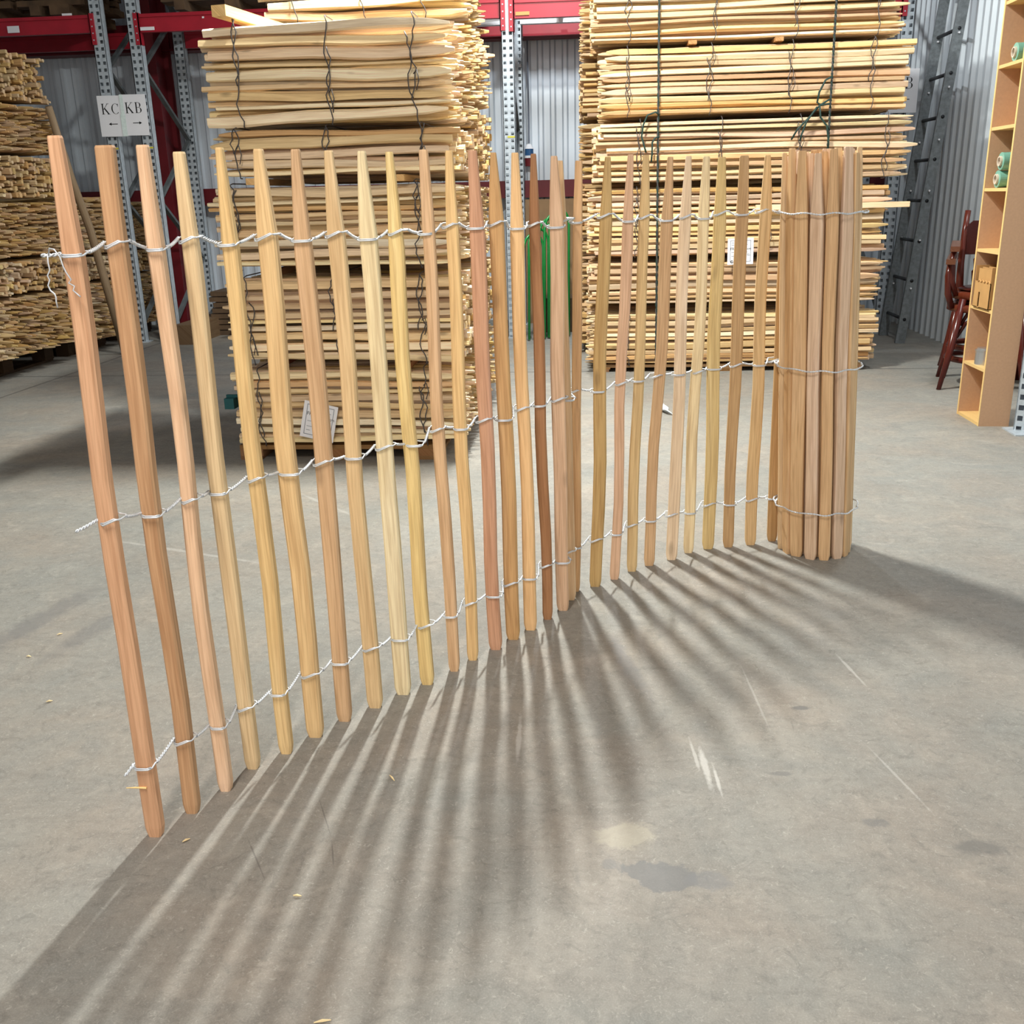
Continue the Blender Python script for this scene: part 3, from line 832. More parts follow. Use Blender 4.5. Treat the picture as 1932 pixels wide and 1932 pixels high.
# right stack, front row
pallet(-0.02, 2.1, 7.98, 8.9, 0.06, 'low dark wooden pallet under the right stack')
bundle(-0.06, 2.17, 7.95, 8.85, 0.065, 0.475, -1, 'lowest bundle of the right stack, just above the dark pallet gap', G2, (0.25, 0.9, 1.9), 31)
bundle(-0.05, 2.18, 7.95, 8.85, 0.535, 0.865, 1, 'second bundle from the bottom of the right stack, seen through the fence', G2, (0.5, 1.6), 32)
bundle(-0.05, 2.17, 7.95, 8.85, 0.905, 1.415, -1, 'third bundle from the bottom of the right stack, carrying a white label card', G2, (0.3, 1.3, 1.9), 33, alt=0.3)
bundle(-0.01, 2.28, 7.95, 8.85, 1.45, 1.90, 1, 'third bundle from the top of the right stack, pointed tips at its right end', G2, (0.32, 0.92, 1.50, 2.12), 34)
bundle(0.03, 2.25, 7.95, 8.85, 1.925, 2.405, -1, 'second bundle from the top of the right stack, pointed tips on its left', G2, (0.22, 0.83, 1.41, 1.99), 35)
bundle(-0.03, 2.19, 7.95, 8.85, 2.43, 2.9, 1, 'topmost bundle of the right stack, cut by the upper edge of the photo', G2, (0.23, 0.84, 1.43, 2.0), 36)
# right stack, rear row
pallet(-0.06, 2.0, 9.0, 9.85, 0.06, 'low dark wooden pallet at the back of the right stack')
for k, (za, zb, pt) in enumerate(((0.065, 0.52, 1), (0.54, 1.0, -1), (1.02, 1.48, 1), (1.5, 1.96, -1), (1.98, 2.44, 1), (2.46, 2.92, -1))):
    bundle(-0.13, 2.05, 9.0, 9.85, za, zb, pt, ['bottom', 'second', 'third', 'fourth', 'fifth', 'sixth'][k] + ' bundle from the floor in the rear row of the right stack', G2, (), 41 + k, vis=0)
# far left pile: the picket ends face us
LV = [(0.20, 0.69, 1), (0.70, 0.975, -1), (0.985, 1.445, 1), (1.455, 1.80, -1), (1.81, 2.21, 1), (2.22, 2.60, -1)]
NMS = ['bottom layer of the tall far left pile, pointed tips towards the aisle', 'second layer of the tall far left pile, blunt sawn ends', 'third layer of the tall far left pile, pointed tips',
       'fourth layer of the tall far left pile, blunt sawn ends', 'fifth layer of the tall far left pile, pointed tips', 'top layer of the tall far left pile, rounded off at the corner']
pallet(-6.1, -5.12, 7.40, 8.90, 0.19, 'pallet under the tall far left pile, its wood darkened to paint the shade', 0.5)
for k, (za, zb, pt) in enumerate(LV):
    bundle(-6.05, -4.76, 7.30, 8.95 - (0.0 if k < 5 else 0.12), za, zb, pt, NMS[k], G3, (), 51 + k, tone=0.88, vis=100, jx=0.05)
pallet(-6.1, -5.10, 9.14, 9.9, 0.12, 'pallet between the tall far left pile and the rack, wood darkened as shade', 0.5)
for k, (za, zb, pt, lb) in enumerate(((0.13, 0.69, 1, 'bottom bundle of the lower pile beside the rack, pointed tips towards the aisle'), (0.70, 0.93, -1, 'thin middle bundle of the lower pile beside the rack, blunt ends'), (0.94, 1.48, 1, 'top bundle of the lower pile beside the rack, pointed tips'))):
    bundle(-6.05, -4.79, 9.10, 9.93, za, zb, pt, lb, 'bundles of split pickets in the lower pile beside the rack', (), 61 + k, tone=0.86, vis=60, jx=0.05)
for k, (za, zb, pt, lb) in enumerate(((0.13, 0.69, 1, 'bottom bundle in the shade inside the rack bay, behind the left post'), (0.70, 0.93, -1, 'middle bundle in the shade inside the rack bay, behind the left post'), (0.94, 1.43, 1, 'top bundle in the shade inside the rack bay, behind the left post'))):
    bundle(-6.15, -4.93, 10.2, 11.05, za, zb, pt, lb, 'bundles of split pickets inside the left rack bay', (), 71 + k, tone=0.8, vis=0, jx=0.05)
pallet(-6.1, -5.1, 10.22, 11.0, 0.12, 'pallet inside the left rack bay, its wood darkened as shade', 0.5)

# battens between the bundles
def batten(x, y0, y1, z, label, w=0.05, h=0.032, col=(212, 172, 116)):
    b = MB(); b.box(x, x + w, y0, y1, z, z + h, long='y')
    single('spacer_batten', b, M_PICKET, label, 'batten', None, rgb(*col))
b = MB(); b.box(0, 0.075, 0, 0.9, 0, 0.05, long='y', M=Matrix.Translation((-1.86, 5.12, 2.243)) @ Matrix.Rotation(-0.18, 4, 'Z'))
single('spacer_batten', b, M_PICKET, 'thick pale batten lying loose across the top of the left stack', 'batten', None, rgb(226, 190, 128))
batten(-1.02, 5.16, 6.0, 1.469, 'short batten end poking out under the second-from-top bundle of the left stack')
batten(-1.80, 5.19, 6.0, 1.469, 'batten between the upper bundles of the left stack, towards its left end')
batten(-1.75, 5.2, 6.0, 1.006, 'batten between middle and lower bundles of the left stack, at its left', col=(120, 84, 54))
batten(-1.78, 5.2, 6.0, 0.509, 'reddish batten above the lowest bundle of the left stack', col=(120, 70, 50))
batten(-1.05, 5.2, 6.0, 0.509, 'batten above the lowest bundle of the left stack, towards its right end', col=(140, 96, 62))
batten(0.66, 7.93, 8.7, 2.405, 'left of two brown batten ends under the topmost bundle of the right stack', w=0.06, h=0.026, col=(176, 132, 86))
batten(1.28, 7.93, 8.7, 2.405, 'right of two brown batten ends under the topmost bundle of the right stack', w=0.06, h=0.026, col=(176, 132, 86))
b = MB(); b.box(0.3, 2.30, 8.02, 8.10, 1.0, 1.06, long='x'); 
b = MB(); b.box(1.2, 2.33, 7.905, 7.945, 1.235, 1.275, long='x')
single('loose_batten', b, M_PICKET, 'pale square batten sticking out at the right end of the right stack', 'batten', None, rgb(226, 200, 160))

# knotted green cords round the right stack
def cord(x, zlow, label, tail):
    t = thing('strapping_cord', label, 'cord', (x, 7.92, 0.1), 'green cords strapped round the right stack')
    for s in (0, 1):
        b = MB(); pts = []
        n = 150
        for k in range(n + 1):
            z = 2.93 - (2.93 - zlow) * k / n
            a = k * 1.1 + s * math.pi
            pts.append((x + 0.005 * math.cos(a) + (2.0 - z) * 0.012, 7.925 + 0.004 * math.sin(a), z))
        b.tube(pts, 0.0055, 5)
        part('strand', b, M_CORD if s else M_DARKWIRE, t, smooth=True)
    for pts in tail:
        b = MB(); b.tube(pts, 0.007, 6); part('loose_end', b, M_CORD, t, smooth=True)
    return t
cord(0.45, 0.08, 'left green and black cord on the right stack, with a hooked loose end',
     [[(0.462, 7.91, 1.93), (0.43, 7.9, 1.95), (0.37, 7.9, 1.93), (0.34, 7.9, 1.86), (0.33, 7.9, 1.78), (0.355, 7.9, 1.70), (0.365, 7.9, 1.67)],
      [(0.462, 7.91, 1.78), (0.43, 7.905, 1.77), (0.41, 7.9, 1.74), (0.41, 7.9, 1.66), (0.405, 7.9, 1.60)]])
cord(1.70, 1.6, 'right green and black cord on the right stack, with a big knotted tail',
     [[(1.69, 7.91, 2.15), (1.65, 7.9, 2.13), (1.61, 7.9, 2.05), (1.60, 7.9, 1.98), (1.63, 7.9, 1.96), (1.69, 7.9, 1.97)],
      [(1.69, 7.91, 2.0), (1.62, 7.9, 1.96), (1.55, 7.9, 1.88), (1.47, 7.9, 1.80), (1.43, 7.9, 1.73)],
      [(1.62, 7.9, 1.96), (1.63, 7.9, 1.88), (1.68, 7.9, 1.82), (1.70, 7.9, 1.72), (1.70, 7.9, 1.66)],
      [(1.60, 7.89, 1.95), (1.53, 7.89, 1.85), (1.50, 7.89, 1.76), (1.49, 7.89, 1.72)]])

# ------------------------------------------------------------------ label cards and signs
def text_mesh(s, size, M, bold=0.0):
    cu = bpy.data.curves.new('txt', 'FONT'); cu.body = s; cu.size = size; cu.offset = bold
    o = bpy.data.objects.new('txt', cu); COL.objects.link(o)
    dg = bpy.context.evaluated_depsgraph_get()
    me = bpy.data.meshes.new_from_object(o.evaluated_get(dg))
    bpy.data.objects.remove(o, do_unlink=True)
    b = MB()
    vs = [M @ v.co for v in me.vertices]
    b.v = [tuple(v) for v in vs]; b.f = [tuple(p.vertices) for p in me.polygons]
    b.uv = [(0, 0)] * sum(len(f) for f in b.f); b.mi = [0] * len(b.f)
    bpy.data.meshes.remove(me)
    return b

def plane_frame(o, xdir, zdir):
    """matrix taking (u, v, out) on a card to the world"""
    x = Vector(xdir).normalized(); z = Vector(zdir).normalized(); n = x.cross(z)
    M = Matrix((x, z, n)).transposed().to_4x4(); M.translation = Vector(o)
    return M

def card(name, o, w, h, tilt, label, texts, extra=None, lean=0.0, cat='label card'):
    xd = Vector((math.cos(tilt), 0, math.sin(tilt))); zd = Vector((-math.sin(tilt), 0, math.cos(tilt)))
    M = plane_frame(o, xd, zd)
    t = thing(name, label, cat, o)
    b = MB(); b.box(0, w, 0, h, -0.0015, 0.0, M=M); part('paper', b, M_PAPER, t)
    b = MB(); q = 0.10 * w; s = 0.012 * w + 0.0006
    for (x0, x1, y0, y1) in ((q, w - q, h - q, h - q + s), (q, w - q, q, q + s), (q, q + s, q, h - q), (w - q - s, w - q, q, h - q)):
        b.box(x0, x1, y0, y1, 0.0, 0.0008, M=M)
    part('border', b, M_GREYINK, t, label='thin grey printed frame')
    for (s_, size, u, v, bold, m) in texts:
        part('lettering', text_mesh(s_, size, M @ Matrix.Translation((u, v, 0.001)), bold), m, t)
    if extra: extra(t, M)
    return t
def lines1(t, M):
    b = MB()
    for (u, v, l) in ((0.03, 0.095, 0.10), (0.03, 0.065, 0.10), (0.12, 0.155, 0.035), (0.118, 0.145, 0.028), (0.115, 0.09, 0.03), (0.03, 0.043, 0.022), (0.118, 0.04, 0.012)):
        b.box(u, u + l, v, v + 0.0022, 0.0, 0.0008, M=M)
    part('print_lines', b, M_GREYINK, t, label='faint grey small print')
card('label_card', (-1.632, 5.165, 0.152), 0.188, 0.205, -0.23, 'tilted white label card marked 14 on the lowest bundle of the left stack',
     (('FR', 0.028, 0.022, 0.128, 0.0, M_INK), ('5/10cm', 0.026, 0.100, 0.118, 0.0, M_INK), ('14', 0.036, 0.128, 0.055, 0.0012, M_INK)), lines1)
def lines2(t, M):
    b = MB()
    for (u, v, l) in ((0.03, 0.16, 0.05), (0.03, 0.062, 0.02), (0.06, 0.062, 0.02), (0.15, 0.066, 0.02), (0.05, 0.035, 0.02), (0.03, 0.145, 0.12), (0.03, 0.09, 0.12)):
        b.box(u, u + l, v, v + 0.003, 0.0, 0.0008, M=M)
    part('print_lines', b, M_GREYINK, t, label='faint grey small print')
    b = MB(); b.tube([M @ Vector((0.034 + 0.009 * math.cos(a), 0.022 + 0.009 * math.sin(a), 0.001)) for a in [0.9 + 5.0 * k / 14 for k in range(15)]], 0.0022, 5)
    part('ring_mark', b, M_INK, t, label='small black open ring mark')
card('label_card', (1.0, 7.885, 0.838), 0.195, 0.195, 0.02, 'small white label card on the right stack, partly behind a fence picket',
     (('FR -', 0.028, 0.02, 0.108, 0.0, M_INK), ('7,5cm', 0.026, 0.115, 0.108, 0.0, M_INK), ('16', 0.018, 0.148, 0.07, 0.0005, M_GREYINK)), lines2)

def serif(ch, x, y, h):
    """strokes of a roman capital as quads (list of polygons)"""
    T = 0.13 * h; t = 0.035 * h; P = []
    def seg(x0, y0, x1, y1, w):
        d = Vector((x1 - x0, y1 - y0)); d.normalize(); nn = Vector((-d.y, d.x)) * w / 2
        P.append([(x + x0 * h + nn.x, y + y0 * h + nn.y), (x + x0 * h - nn.x, y + y0 * h - nn.y), (x + x1 * h - nn.x, y + y1 * h - nn.y), (x + x1 * h + nn.x, y + y1 * h + nn.y)])
    def arc(cx, cy, rx, ry, a0, a1, wmid, wend, n=14):
        for k in range(n):
            q = []
            for kk in (k, k + 1):
                a = a0 + (a1 - a0) * kk / n; u = abs(math.cos(a)); w = wend + (wmid - wend) * u ** 1.5
                q.append(((rx + w / 2) * math.cos(a), (ry + w / 4) * math.sin(a), (rx - w / 2) * math.cos(a), (ry - w / 4) * math.sin(a)))
            P.append([(x + cx * h + q[0][0], y + cy * h + q[0][1]), (x + cx * h + q[1][0], y + cy * h + q[1][1]), (x + cx * h + q[1][2], y + cy * h + q[1][3]), (x + cx * h + q[0][2], y + cy * h + q[0][3])])
    if ch in 'KB':
        seg(0.14, 0, 0.14, 1, T); seg(0.0, 0.018, 0.30, 0.018, t); seg(0.0, 0.982, 0.30, 0.982, t)
    if ch == 'K':
        seg(0.16, 0.40, 0.66, 0.98, t * 1.2); seg(0.30, 0.58, 0.72, 0.02, T); seg(0.55, 0.982, 0.80, 0.982, t); seg(0.58, 0.018, 0.86, 0.018, t)
    if ch == 'B':
        seg(0.14, 0.982, 0.36, 0.982, t); seg(0.14, 0.52, 0.40, 0.52, t); seg(0.14, 0.018, 0.40, 0.018, t)
        arc(0.34, 0.752, 0.20 * h, 0.232 * h, -math.pi / 2, math.pi / 2, T, t)
        arc(0.38, 0.27, 0.22 * h, 0.25 * h, -math.pi / 2, math.pi / 2, T, t)
    if ch == 'C':
        arc(0.46, 0.5, 0.36 * h, 0.48 * h, 0.75, 2 * math.pi - 0.75, T, t * 1.4, 26)
        seg(0.72, 0.97, 0.72, 0.70, t * 1.2)
    return P
def arrow(x, y, L, d):
    w = 0.007; hh = 0.014
    return [[(x, y - w / 2), (x + L, y - w / 2), (x + L, y + w / 2), (x, y + w / 2)],
            ([(x - 0.006, y), (x + 0.022, y - hh), (x + 0.022, y + hh)] if d < 0 else [(x + L + 0.006, y), (x + L - 0.022, y + hh), (x + L - 0.022, y - hh)])]
def aisle_sign(x0, y, z0, halves, label):
    W = 0.25; Hh = 0.375
    t = thing('aisle_sign', label, 'sign', (x0, y, z0))
    for i, (letters, d) in enumerate(halves):
        M = plane_frame((x0 + i * (W - 0.006), y - i * 0.002, z0 + 0.004 * i), (1, 0, -0.01), (0, 0, 1))
        b = MB(); b.box(0, W, 0, Hh, -0.0015, 0, M=M); sh = part('paper', b, M_PAPER, t)
        b = MB()
        xx = 0.035
        for ch in letters:
            for poly in serif(ch, xx, 0.205, 0.098):
                b.quadf([M @ Vector((p[0], p[1], 0.001)) for p in poly])
            xx += 0.098
        part('lettering', b, M_INK, sh)
        b = MB()
        for poly in arrow(0.095, 0.115, 0.085, d):
            b.quadf([M @ Vector((p[0], p[1], 0.001)) for p in poly])
        part('arrow', b, M_INK, sh)
    if len(halves) > 1:
        b = MB(); M = plane_frame((x0 + W - 0.03, y - 0.004, z0), (1, 0, 0), (0, 0, 1))
        b.box(0.0, 0.05, -0.002, 0.20, 0, 0.0006, M=M); b.box(0.01, 0.045, 0.2, 0.38, 0, 0.0004, M=M)
        part('tape', b, M_TAPE, t, label='crumpled clear tape strip')
    return t
aisle_sign(-4.893, FY - 0.02, 2.035, (('KC', -1), ('KB', 1)), 'white paper sign lettered KC and KB with two arrows, on the paired rack posts')
aisle_sign(2.68, FY - 0.02, 2.03, (('KB', -1),), 'white paper sign ending in B, half hidden behind the right stack')

# ------------------------------------------------------------------ pole, ladder
b = MB(); b.tube([(-4.66, 8.66, 2.20), (-4.655, 8.85, 1.62), (-4.63, 9.0, 1.19), (-4.61, 9.1, 0.71), (-4.59, 9.26, 0.02)], [0.030, 0.034, 0.036, 0.038, 0.040], 12)
single('round_pole', b, M_TIMBER, 'weathered round wooden pole leaning against the far left pile', 'pole', None, rgb(150, 124, 96), True)

lad = thing('ladder', 'tall dark grey steel ladder leaning on the corrugated right wall', 'ladder', (2.79, 9.6, 0))
def rail(y):
    b = MB(); f = Vector((2.79, y, 0)); t_ = Vector((3.085, y, 3.3))
    b.bar(f, t_, 0.032, 0.085, up=(1, 0, 0)); return part('side_rail', b, M_LADDER, lad)
rail(9.38); rail(9.92)
for k in range(11):
    z = 0.22 + k * 0.345; x = 2.79 + 0.295 * z / 3.3
    if z > 3.2: break
    b = MB(); b.cyl((x, 9.36, z), (x, 9.94, z), 0.015, n=10); part('rung', b, M_RUNG, lad, smooth=True)
b = MB()
for y in (9.36, 9.9):
    for k in range(7):
        z = 0.5 + k * 0.42; x = 2.79 + 0.295 * z / 3.3
        b.cyl((x, y - 0.018, z), (x, y + 0.0, z), 0.008, n=8)
part('rivets', b, M_PAPER, lad, label='small pale rivets')

# ------------------------------------------------------------------ shelf unit at the right, with its contents
sx0, sx1, sy0, sy1 = 2.285, 2.46, 5.975, 6.345
sh = thing('shelf_unit', 'tall narrow open shelf unit of brown fibreboard at the right edge', 'shelf unit', ((sx0 + sx1) / 2, sy0, 0))
EDGE = rgb(232, 196, 132)
b = MB(); b.box(sx0, sx1, sy0, sy0 + 0.018, 0, 2.75); part('side_panel', b, M_MDF, sh)
b = MB(); b.box(sx0 - 0.002, sx0, sy0, sy0 + 0.018, 0, 2.75); part('front_edge', b, M_MDFEDGE, sh, EDGE, label='pale raw board edge')
b = MB(); b.box(sx0, sx1, sy1 - 0.018, sy1, 0, 2.75); part('side_panel', b, M_MDF, sh)
b = MB(); b.box(sx0 - 0.002, sx0, sy1 - 0.018, sy1, 0, 2.75); part('front_edge', b, M_MDFEDGE, sh, EDGE, label='pale raw board edge')
b = MB(); b.box(sx1 - 0.008, sx1, sy0 + 0.018, sy1 - 0.018, 0, 2.75); part('back_panel', b, M_MDF, sh)
LEV = [0.012, 0.335, 0.675, 1.01, 1.355, 1.69, 2.02, 2.35, 2.70]
for z in LEV:
    b = MB(); b.box(sx0 + 0.001, sx1 - 0.008, sy0 + 0.018, sy1 - 0.018, z - 0.012, z + 0.006, long='y'); part('shelf_board', b, M_MDFEDGE, sh, rgb(226, 190, 128))
zt = LEV[1] + 0.006
can = thing('paint_can', 'small silver tin can with a lid, on the second lowest shelf', 'can', (2.345, 6.175, zt))
b = MB(); b.cyl((2.345, 6.175, zt), (2.345, 6.175, zt + 0.085), 0.052, n=28); part('can_body', b, M_TIN, can, smooth=False)
b = MB(); b.cyl((2.345, 6.175, zt + 0.082), (2.345, 6.175, zt + 0.09), 0.055, n=28); b.cyl((2.345, 6.175, zt + 0.09), (2.345, 6.175, zt + 0.10), 0.044, n=28); part('lid', b, M_TIN, can)
# torn cardboard box
zt = LEV[2] + 0.007
box = thing('cardboard_box', 'torn open cardboard box with a slot cut in its front, on a middle shelf', 'box', (2.36, 6.12, zt))
b = MB(); x0, x1, y0, y1 = 2.276, 2.44, 6.03, 6.28
b.box(x0, x0 + 0.004, y0, y1 - 0.10, zt, zt + 0.15); b.box(x0, x0 + 0.004, y1 - 0.075, y1, zt, zt + 0.15); b.box(x0, x0 + 0.004, y1 - 0.10, y1 - 0.075, zt + 0.09, zt + 0.15)
b.box(x0, x1, y0, y0 + 0.004, zt, zt + 0.24); b.box(x1 - 0.004, x1, y0, y1, zt, zt + 0.24); b.box(x0, x1, y1 - 0.004, y1, zt, zt + 0.24); b.box(x0, x1, y0, y1, zt, zt + 0.004)
part('box_walls', b, M_CARD, box)
b = MB()
rq = random.Random(3)
for k in range(7):
    xx = x0 + 0.012 + k * 0.018; b.box(xx, xx + 0.005, y0 + 0.01, y1 - 0.02, zt + 0.05, zt + 0.22 + rq.uniform(0, 0.02))
part('cardboard_strips', b, M_CARD, box)
b = MB(); pts = [(x0 - 0.002, y0 + 0.19 * k / 8, zt + 0.15 + (0.012 if k % 2 else 0.0)) for k in range(9)]; b.tube(pts, 0.004, 6); part('torn_edge', b, M_CARD, box)
def film(y, z, label):
    t = thing('film_roll', label, 'film roll', (2.36, y, z - 0.05), 'rolls of green stretch film')
    b = MB(); n = 28
    outer = [[(x, y + r * math.cos(2 * math.pi * k / n), z + r * math.sin(2 * math.pi * k / n)) for k in range(n)] for x, r in ((2.30, 0.028), (2.30, 0.048), (2.445, 0.048), (2.445, 0.028))]
    b.loft(outer, caps=False); part('film', b, M_FILM, t, smooth=False)
    b = MB(); rg = [[(x, y + r * math.cos(2 * math.pi * k / n), z + r * math.sin(2 * math.pi * k / n)) for k in range(n)] for x, r in ((2.30, 0.028), (2.288, 0.028), (2.288, 0.021), (2.445, 0.021))]
    b.loft(rg, caps=False); part('core', b, M_CORE, t)
film(6.19, LEV[4] + 0.055, 'roll of green stretch film lying on the shelf, the lower of two stacked')
film(6.165, LEV[4] + 0.152, 'roll of green stretch film resting on top of another roll')
film(6.15, LEV[6] + 0.055, 'single roll of green stretch film alone on a higher shelf')

# blue racking at the right border
t = thing('rack_frame', 'blue and grey perforated rack post at the right border, beside the fibreboard shelf unit', 'rack frame', (2.54, 5.83, 0))
b0 = upright_mb(0, 0, 1, 3.2); b = MB(); b.add(b0, Matrix.Translation((2.49, 5.83, 0)) @ Matrix.Rotation(-0.5, 4, 'Z')); part('upright', b, M_UPRIGHT, t)
b = MB(); b.add(b0, Matrix.Translation((2.60, 5.80, 0)) @ Matrix.Rotation(0.5, 4, 'Z')); part('upright', b, M_BLUE, t, label='blue painted perforated post')
b = MB(); b.box(2.40, 2.68, 5.72, 5.92, 0, 0.008); part('base_plate', b, M_UPRIGHT, t)

# ------------------------------------------------------------------ bentwood chairs
def armchair(label, group):
    """local frame: front is -y; seat at 0.56 units"""
    root = thing('bentwood_armchair', label, 'chair', (0, 0, 0), group)
    C1 = rgb(84, 31, 23); C2 = rgb(66, 22, 17)
    for sx, sy in ((-1, -1), (1, -1), (-1, 1), (1, 1)):
        b = MB(); b.tube([(sx * 0.27, sy * 0.27, 0), (sx * 0.235, sy * 0.235, 0.2), (sx * 0.19, sy * 0.19, 0.54)], [0.016, 0.021, 0.026], 10)
        part('leg', b, M_CHAIR, root, C1, True)
    b = MB(); n = 30
    b.tube([(0.235 * math.cos(2 * math.pi * k / n), 0.235 * math.sin(2 * math.pi * k / n), 0.20) for k in range(n)], 0.022, 8, closed=True)
    part('ring_stretcher', b, M_CHAIR, root, C1, True)
    def disc(b, z0, z1, r):
        rings = [[(rr_ * math.cos(2 * math.pi * k / 36), rr_ * math.sin(2 * math.pi * k / 36) * 1.0, z) for k in range(36)] for rr_, z in ((r * 0.9, z0), (r, z0 + 0.01), (r, z1 - 0.01), (r * 0.92, z1))]
        b.loft(rings)
    b = MB(); disc(b, 0.53, 0.585, 0.27); st = part('seat', b, M_CHAIR, root, rgb(98, 44, 28), True)
    b = MB(); disc(b, 0.585, 0.61, 0.22); part('seat_pad', b, M_CHAIR, st, C2, True)
    for s in (-1, 1):
        b = MB(); b.tube([(s * 0.24, -0.14, 0.56), (s * 0.275, -0.17, 0.66), (s * 0.285, -0.16, 0.78), (s * 0.28, -0.15, 0.86)], [0.022, 0.022, 0.022, 0.02], 10)
        part('arm_post', b, M_CHAIR, root, C1, True)
        b = MB(); b.bar((s * 0.28, -0.24, 0.88), (s * 0.25, 0.18, 0.90), 0.06, 0.035); part('armrest', b, M_CHAIR, root, rgb(108, 66, 46))
        b = MB(); b.tube([(s * 0.19, 0.19, 0.56), (s * 0.2, 0.24, 0.75), (s * 0.2, 0.27, 0.95), (s * 0.19, 0.30, 1.12)], 0.021, 10)
        part('back_post', b, M_CHAIR, root, C1, True)
        b = MB(); b.tube([(s * 0.19, -0.19, 0.36), (s * 0.14, -0.19, 0.46), (s * 0.05, -0.19, 0.52)], 0.013, 8); part('corner_brace', b, M_CHAIR, root, C2, True)
    b = MB(); rings = []
    for k in range(9):
        x = -0.2 + 0.4 * k / 8; yb = 0.25 + 0.05 * (1 - (x / 0.2) ** 2); h0 = 0.90; h1 = 1.05 - (0.05 if k in (0, 8) else 0)
        rings.append([(x, yb, h0), (x, yb + 0.03, h0), (x, yb + 0.035, h1), (x, yb + 0.005, h1)])
    b.loft(rings); part('top_rail', b, M_CHAIR, root, C2)
    b = MB(); b.tube([(-0.09, 0.2, 0.585), (-0.11, 0.25, 0.78), (0, 0.27, 0.92), (0.11, 0.25, 0.78), (0.09, 0.2, 0.585)], 0.014, 8); part('back_loop', b, M_CHAIR, root, C1, True)
    return root
def copy_tree(o, parent=None):
    c = o.copy(); COL.objects.link(c); c.parent = parent
    for ch in list(o.children): copy_tree(ch, c)
    return c
ch = armchair('lower dark red bentwood armchair of the stacked pair behind the shelf unit', 'stacked bentwood armchairs')
ch2 = copy_tree(ch)
ch2['label'] = 'upper dark red bentwood armchair of the stacked pair behind the shelf unit'
ch.location = Vector((2.76, 7.31, 0)) * K; ch.rotation_euler = (0, 0, -0.3)
ch2.location = Vector((2.775, 7.32, 0.085)) * K; ch2.rotation_euler = (0, 0, -0.27)

# ------------------------------------------------------------------ things in and near the rack
hg = 'green hoops leaning in a row against the rack'
for k in range(6):
    b = MB(); x = -0.72 + k * 0.05; w = 0.30; pts = []
    n = 16
    yb = 9.78 + 0.035 * k; lean = 0.20
    H = 1.02 + 0.045 * k
    pts.append((x, yb, 0.012))
    for j in range(n + 1):
        a = math.pi * j / n
        zz = H - w / 2 + (w / 2) * math.sin(a); uu = w / 2 - (w / 2) * math.cos(a)
        pts.append((x + uu * 0.62, yb + lean * zz + uu * 0.5 - 0.0, zz))
    pts.append((x + w * 0.62, yb + w * 0.5, 0.012))
    b.tube(pts, 0.013, 8)
    single('green_hoop', b, M_GREEN, ['shortest, leftmost', 'second from left', 'third from left', 'third from right', 'second from right', 'tallest, rightmost'][k] + ' of six green plastic-coated hoops beside the middle rack post', 'hoop', hg, None, True)
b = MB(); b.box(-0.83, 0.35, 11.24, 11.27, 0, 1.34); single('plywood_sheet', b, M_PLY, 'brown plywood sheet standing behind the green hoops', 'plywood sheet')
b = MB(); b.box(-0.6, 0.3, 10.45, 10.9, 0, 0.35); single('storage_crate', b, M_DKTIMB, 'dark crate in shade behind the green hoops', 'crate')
# wall socket
t = thing('wall_socket', 'blue and dark red power socket on the white sheet wall between the stacks', 'socket', (-0.75, 11.5, 1.7))
b = MB(); b.cyl((-0.75, 11.50, 1.93), (-0.75, 11.50, 3.0), 0.010, n=8); part('cable', b, M_GREYINK, t)
b = MB(); b.cyl((-0.75, 11.50, 1.87), (-0.75, 11.50, 1.92), 0.052, 0.025, n=16); part('cap', b, M_PAPER, t, label='pale grey cap')
b = MB(); b.cyl((-0.75, 11.50, 1.80), (-0.75, 11.50, 1.87), 0.048, n=16); part('blue_body', b, plain('socket_blue', rgb(40, 84, 130), 0.4), t, label='blue plastic body')
b = MB(); b.cyl((-0.75, 11.50, 1.775), (-0.75, 11.50, 1.80), 0.055, n=16); part('collar', b, M_PAPER, t, label='pale collar')
b = MB(); b.cyl((-0.75, 11.50, 1.69), (-0.75, 11.50, 1.775), 0.045, 0.052, n=16); part('red_plug', b, M_GIRT, t, label='dark red plug')
# timbers on the floor of the rack bay
for (x0, x1, y0, y1, z1, lb) in ((-4.33, -4.12, 9.84, 11.0, 0.20, 'thick brown timber lying on the floor right of the paired rack posts'),
                                 (-3.85, -2.6, 10.25, 10.42, 0.22, 'long brown timber lying across the rack bay floor behind the left stack')):
    b = MB(); b.box(x0, x1, y0, y1, 0.0, z1, long='y' if x1 - x0 < 0.5 else 'x'); single('floor_timber', b, M_TIMBER, lb, 'timber', None, rgb(124, 96, 68))
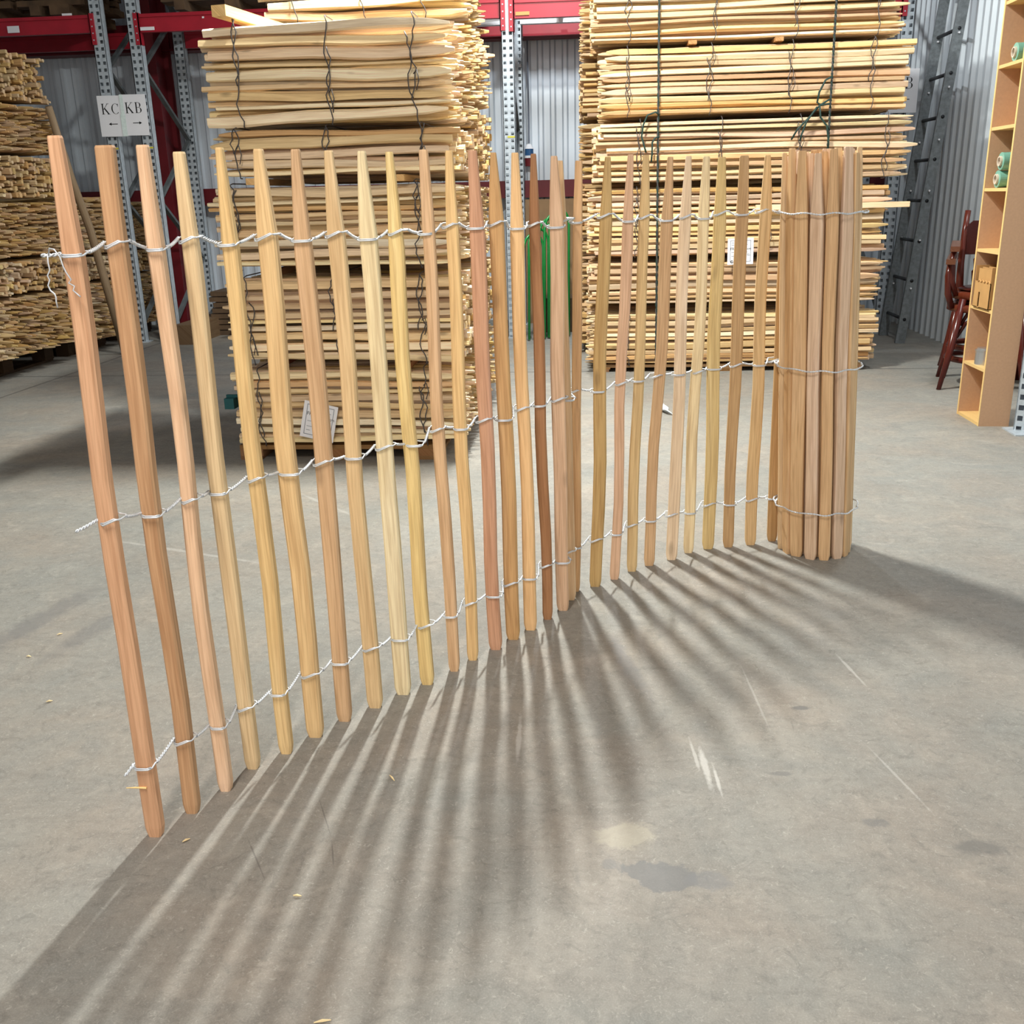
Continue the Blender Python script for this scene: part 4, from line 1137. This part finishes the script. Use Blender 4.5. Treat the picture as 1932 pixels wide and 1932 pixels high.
# dark stored boards deep in the middle bay
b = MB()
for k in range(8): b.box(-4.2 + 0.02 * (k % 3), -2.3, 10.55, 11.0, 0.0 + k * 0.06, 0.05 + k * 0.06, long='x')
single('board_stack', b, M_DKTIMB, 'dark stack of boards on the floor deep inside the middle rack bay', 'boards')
# teal band on the floor beside the left stack
b = MB(); b.box(-2.10, -2.045, 5.32, 5.40, 0.27, 0.33); b.box(-2.10, -2.0, 5.36, 5.38, 0.33, 0.345)
single('teal_strap', b, plain('teal_webbing', rgb(20, 84, 88), 0.6), 'small teal strap end hanging at the left end of the left stack', 'strap')
# clear plastic scrap
b = MB(); pts = [(0.40, 6.52, 0.004), (0.44, 6.60, 0.03), (0.48, 6.52, 0.012), (0.47, 6.40, 0.02), (0.50, 6.32, 0.005), (0.45, 6.36, 0.03), (0.42, 6.45, 0.015)]
for i in range(1, len(pts) - 1): b.quadf([pts[0], pts[i], pts[i + 1]])
single('plastic_scrap', b, M_PLASTIC, 'crumpled scrap of clear plastic on the floor seen between the fence pickets', 'plastic scrap')
# wood chips on the floor
rq = random.Random(8)
chips = [(-1.816, 2.907, 'pale wood chip left of the fence, farthest of three'), (-1.828, 2.737, 'pale wood chip left of the fence, middle of three'),
         (-1.60, 2.45, 'pale wood chip left of the fence, nearest of three'), (-0.508, 2.101, 'long pale shaving on the floor in front of the sixth picket, in the shadows'),
         (-0.48, 1.34, 'yellowish wood chip at the very bottom edge of the photo'), (-0.93, 1.83, 'tiny pale chip on the floor just right of the first picket foot'),
         (-0.62, 1.66, 'tiny pale chip on the floor among the left shadow stripes')]
for i, (x, y, lb) in enumerate(chips):
    b = MB(); L = 0.018 if i not in (3, 4) else 0.03; a = rq.uniform(0, 3.1)
    d = Vector((math.cos(a), math.sin(a), 0)) * L / 2
    b.tube([Vector((x, y, 0.0035)) - d, Vector((x, y, 0.005)), Vector((x, y, 0.0035)) + d], [0.001, 0.0028, 0.001], 5)
    single('wood_chip', b, M_PICKET, lb, 'wood chip', 'pale wood chips on the concrete floor', rgb(226, 206, 160))
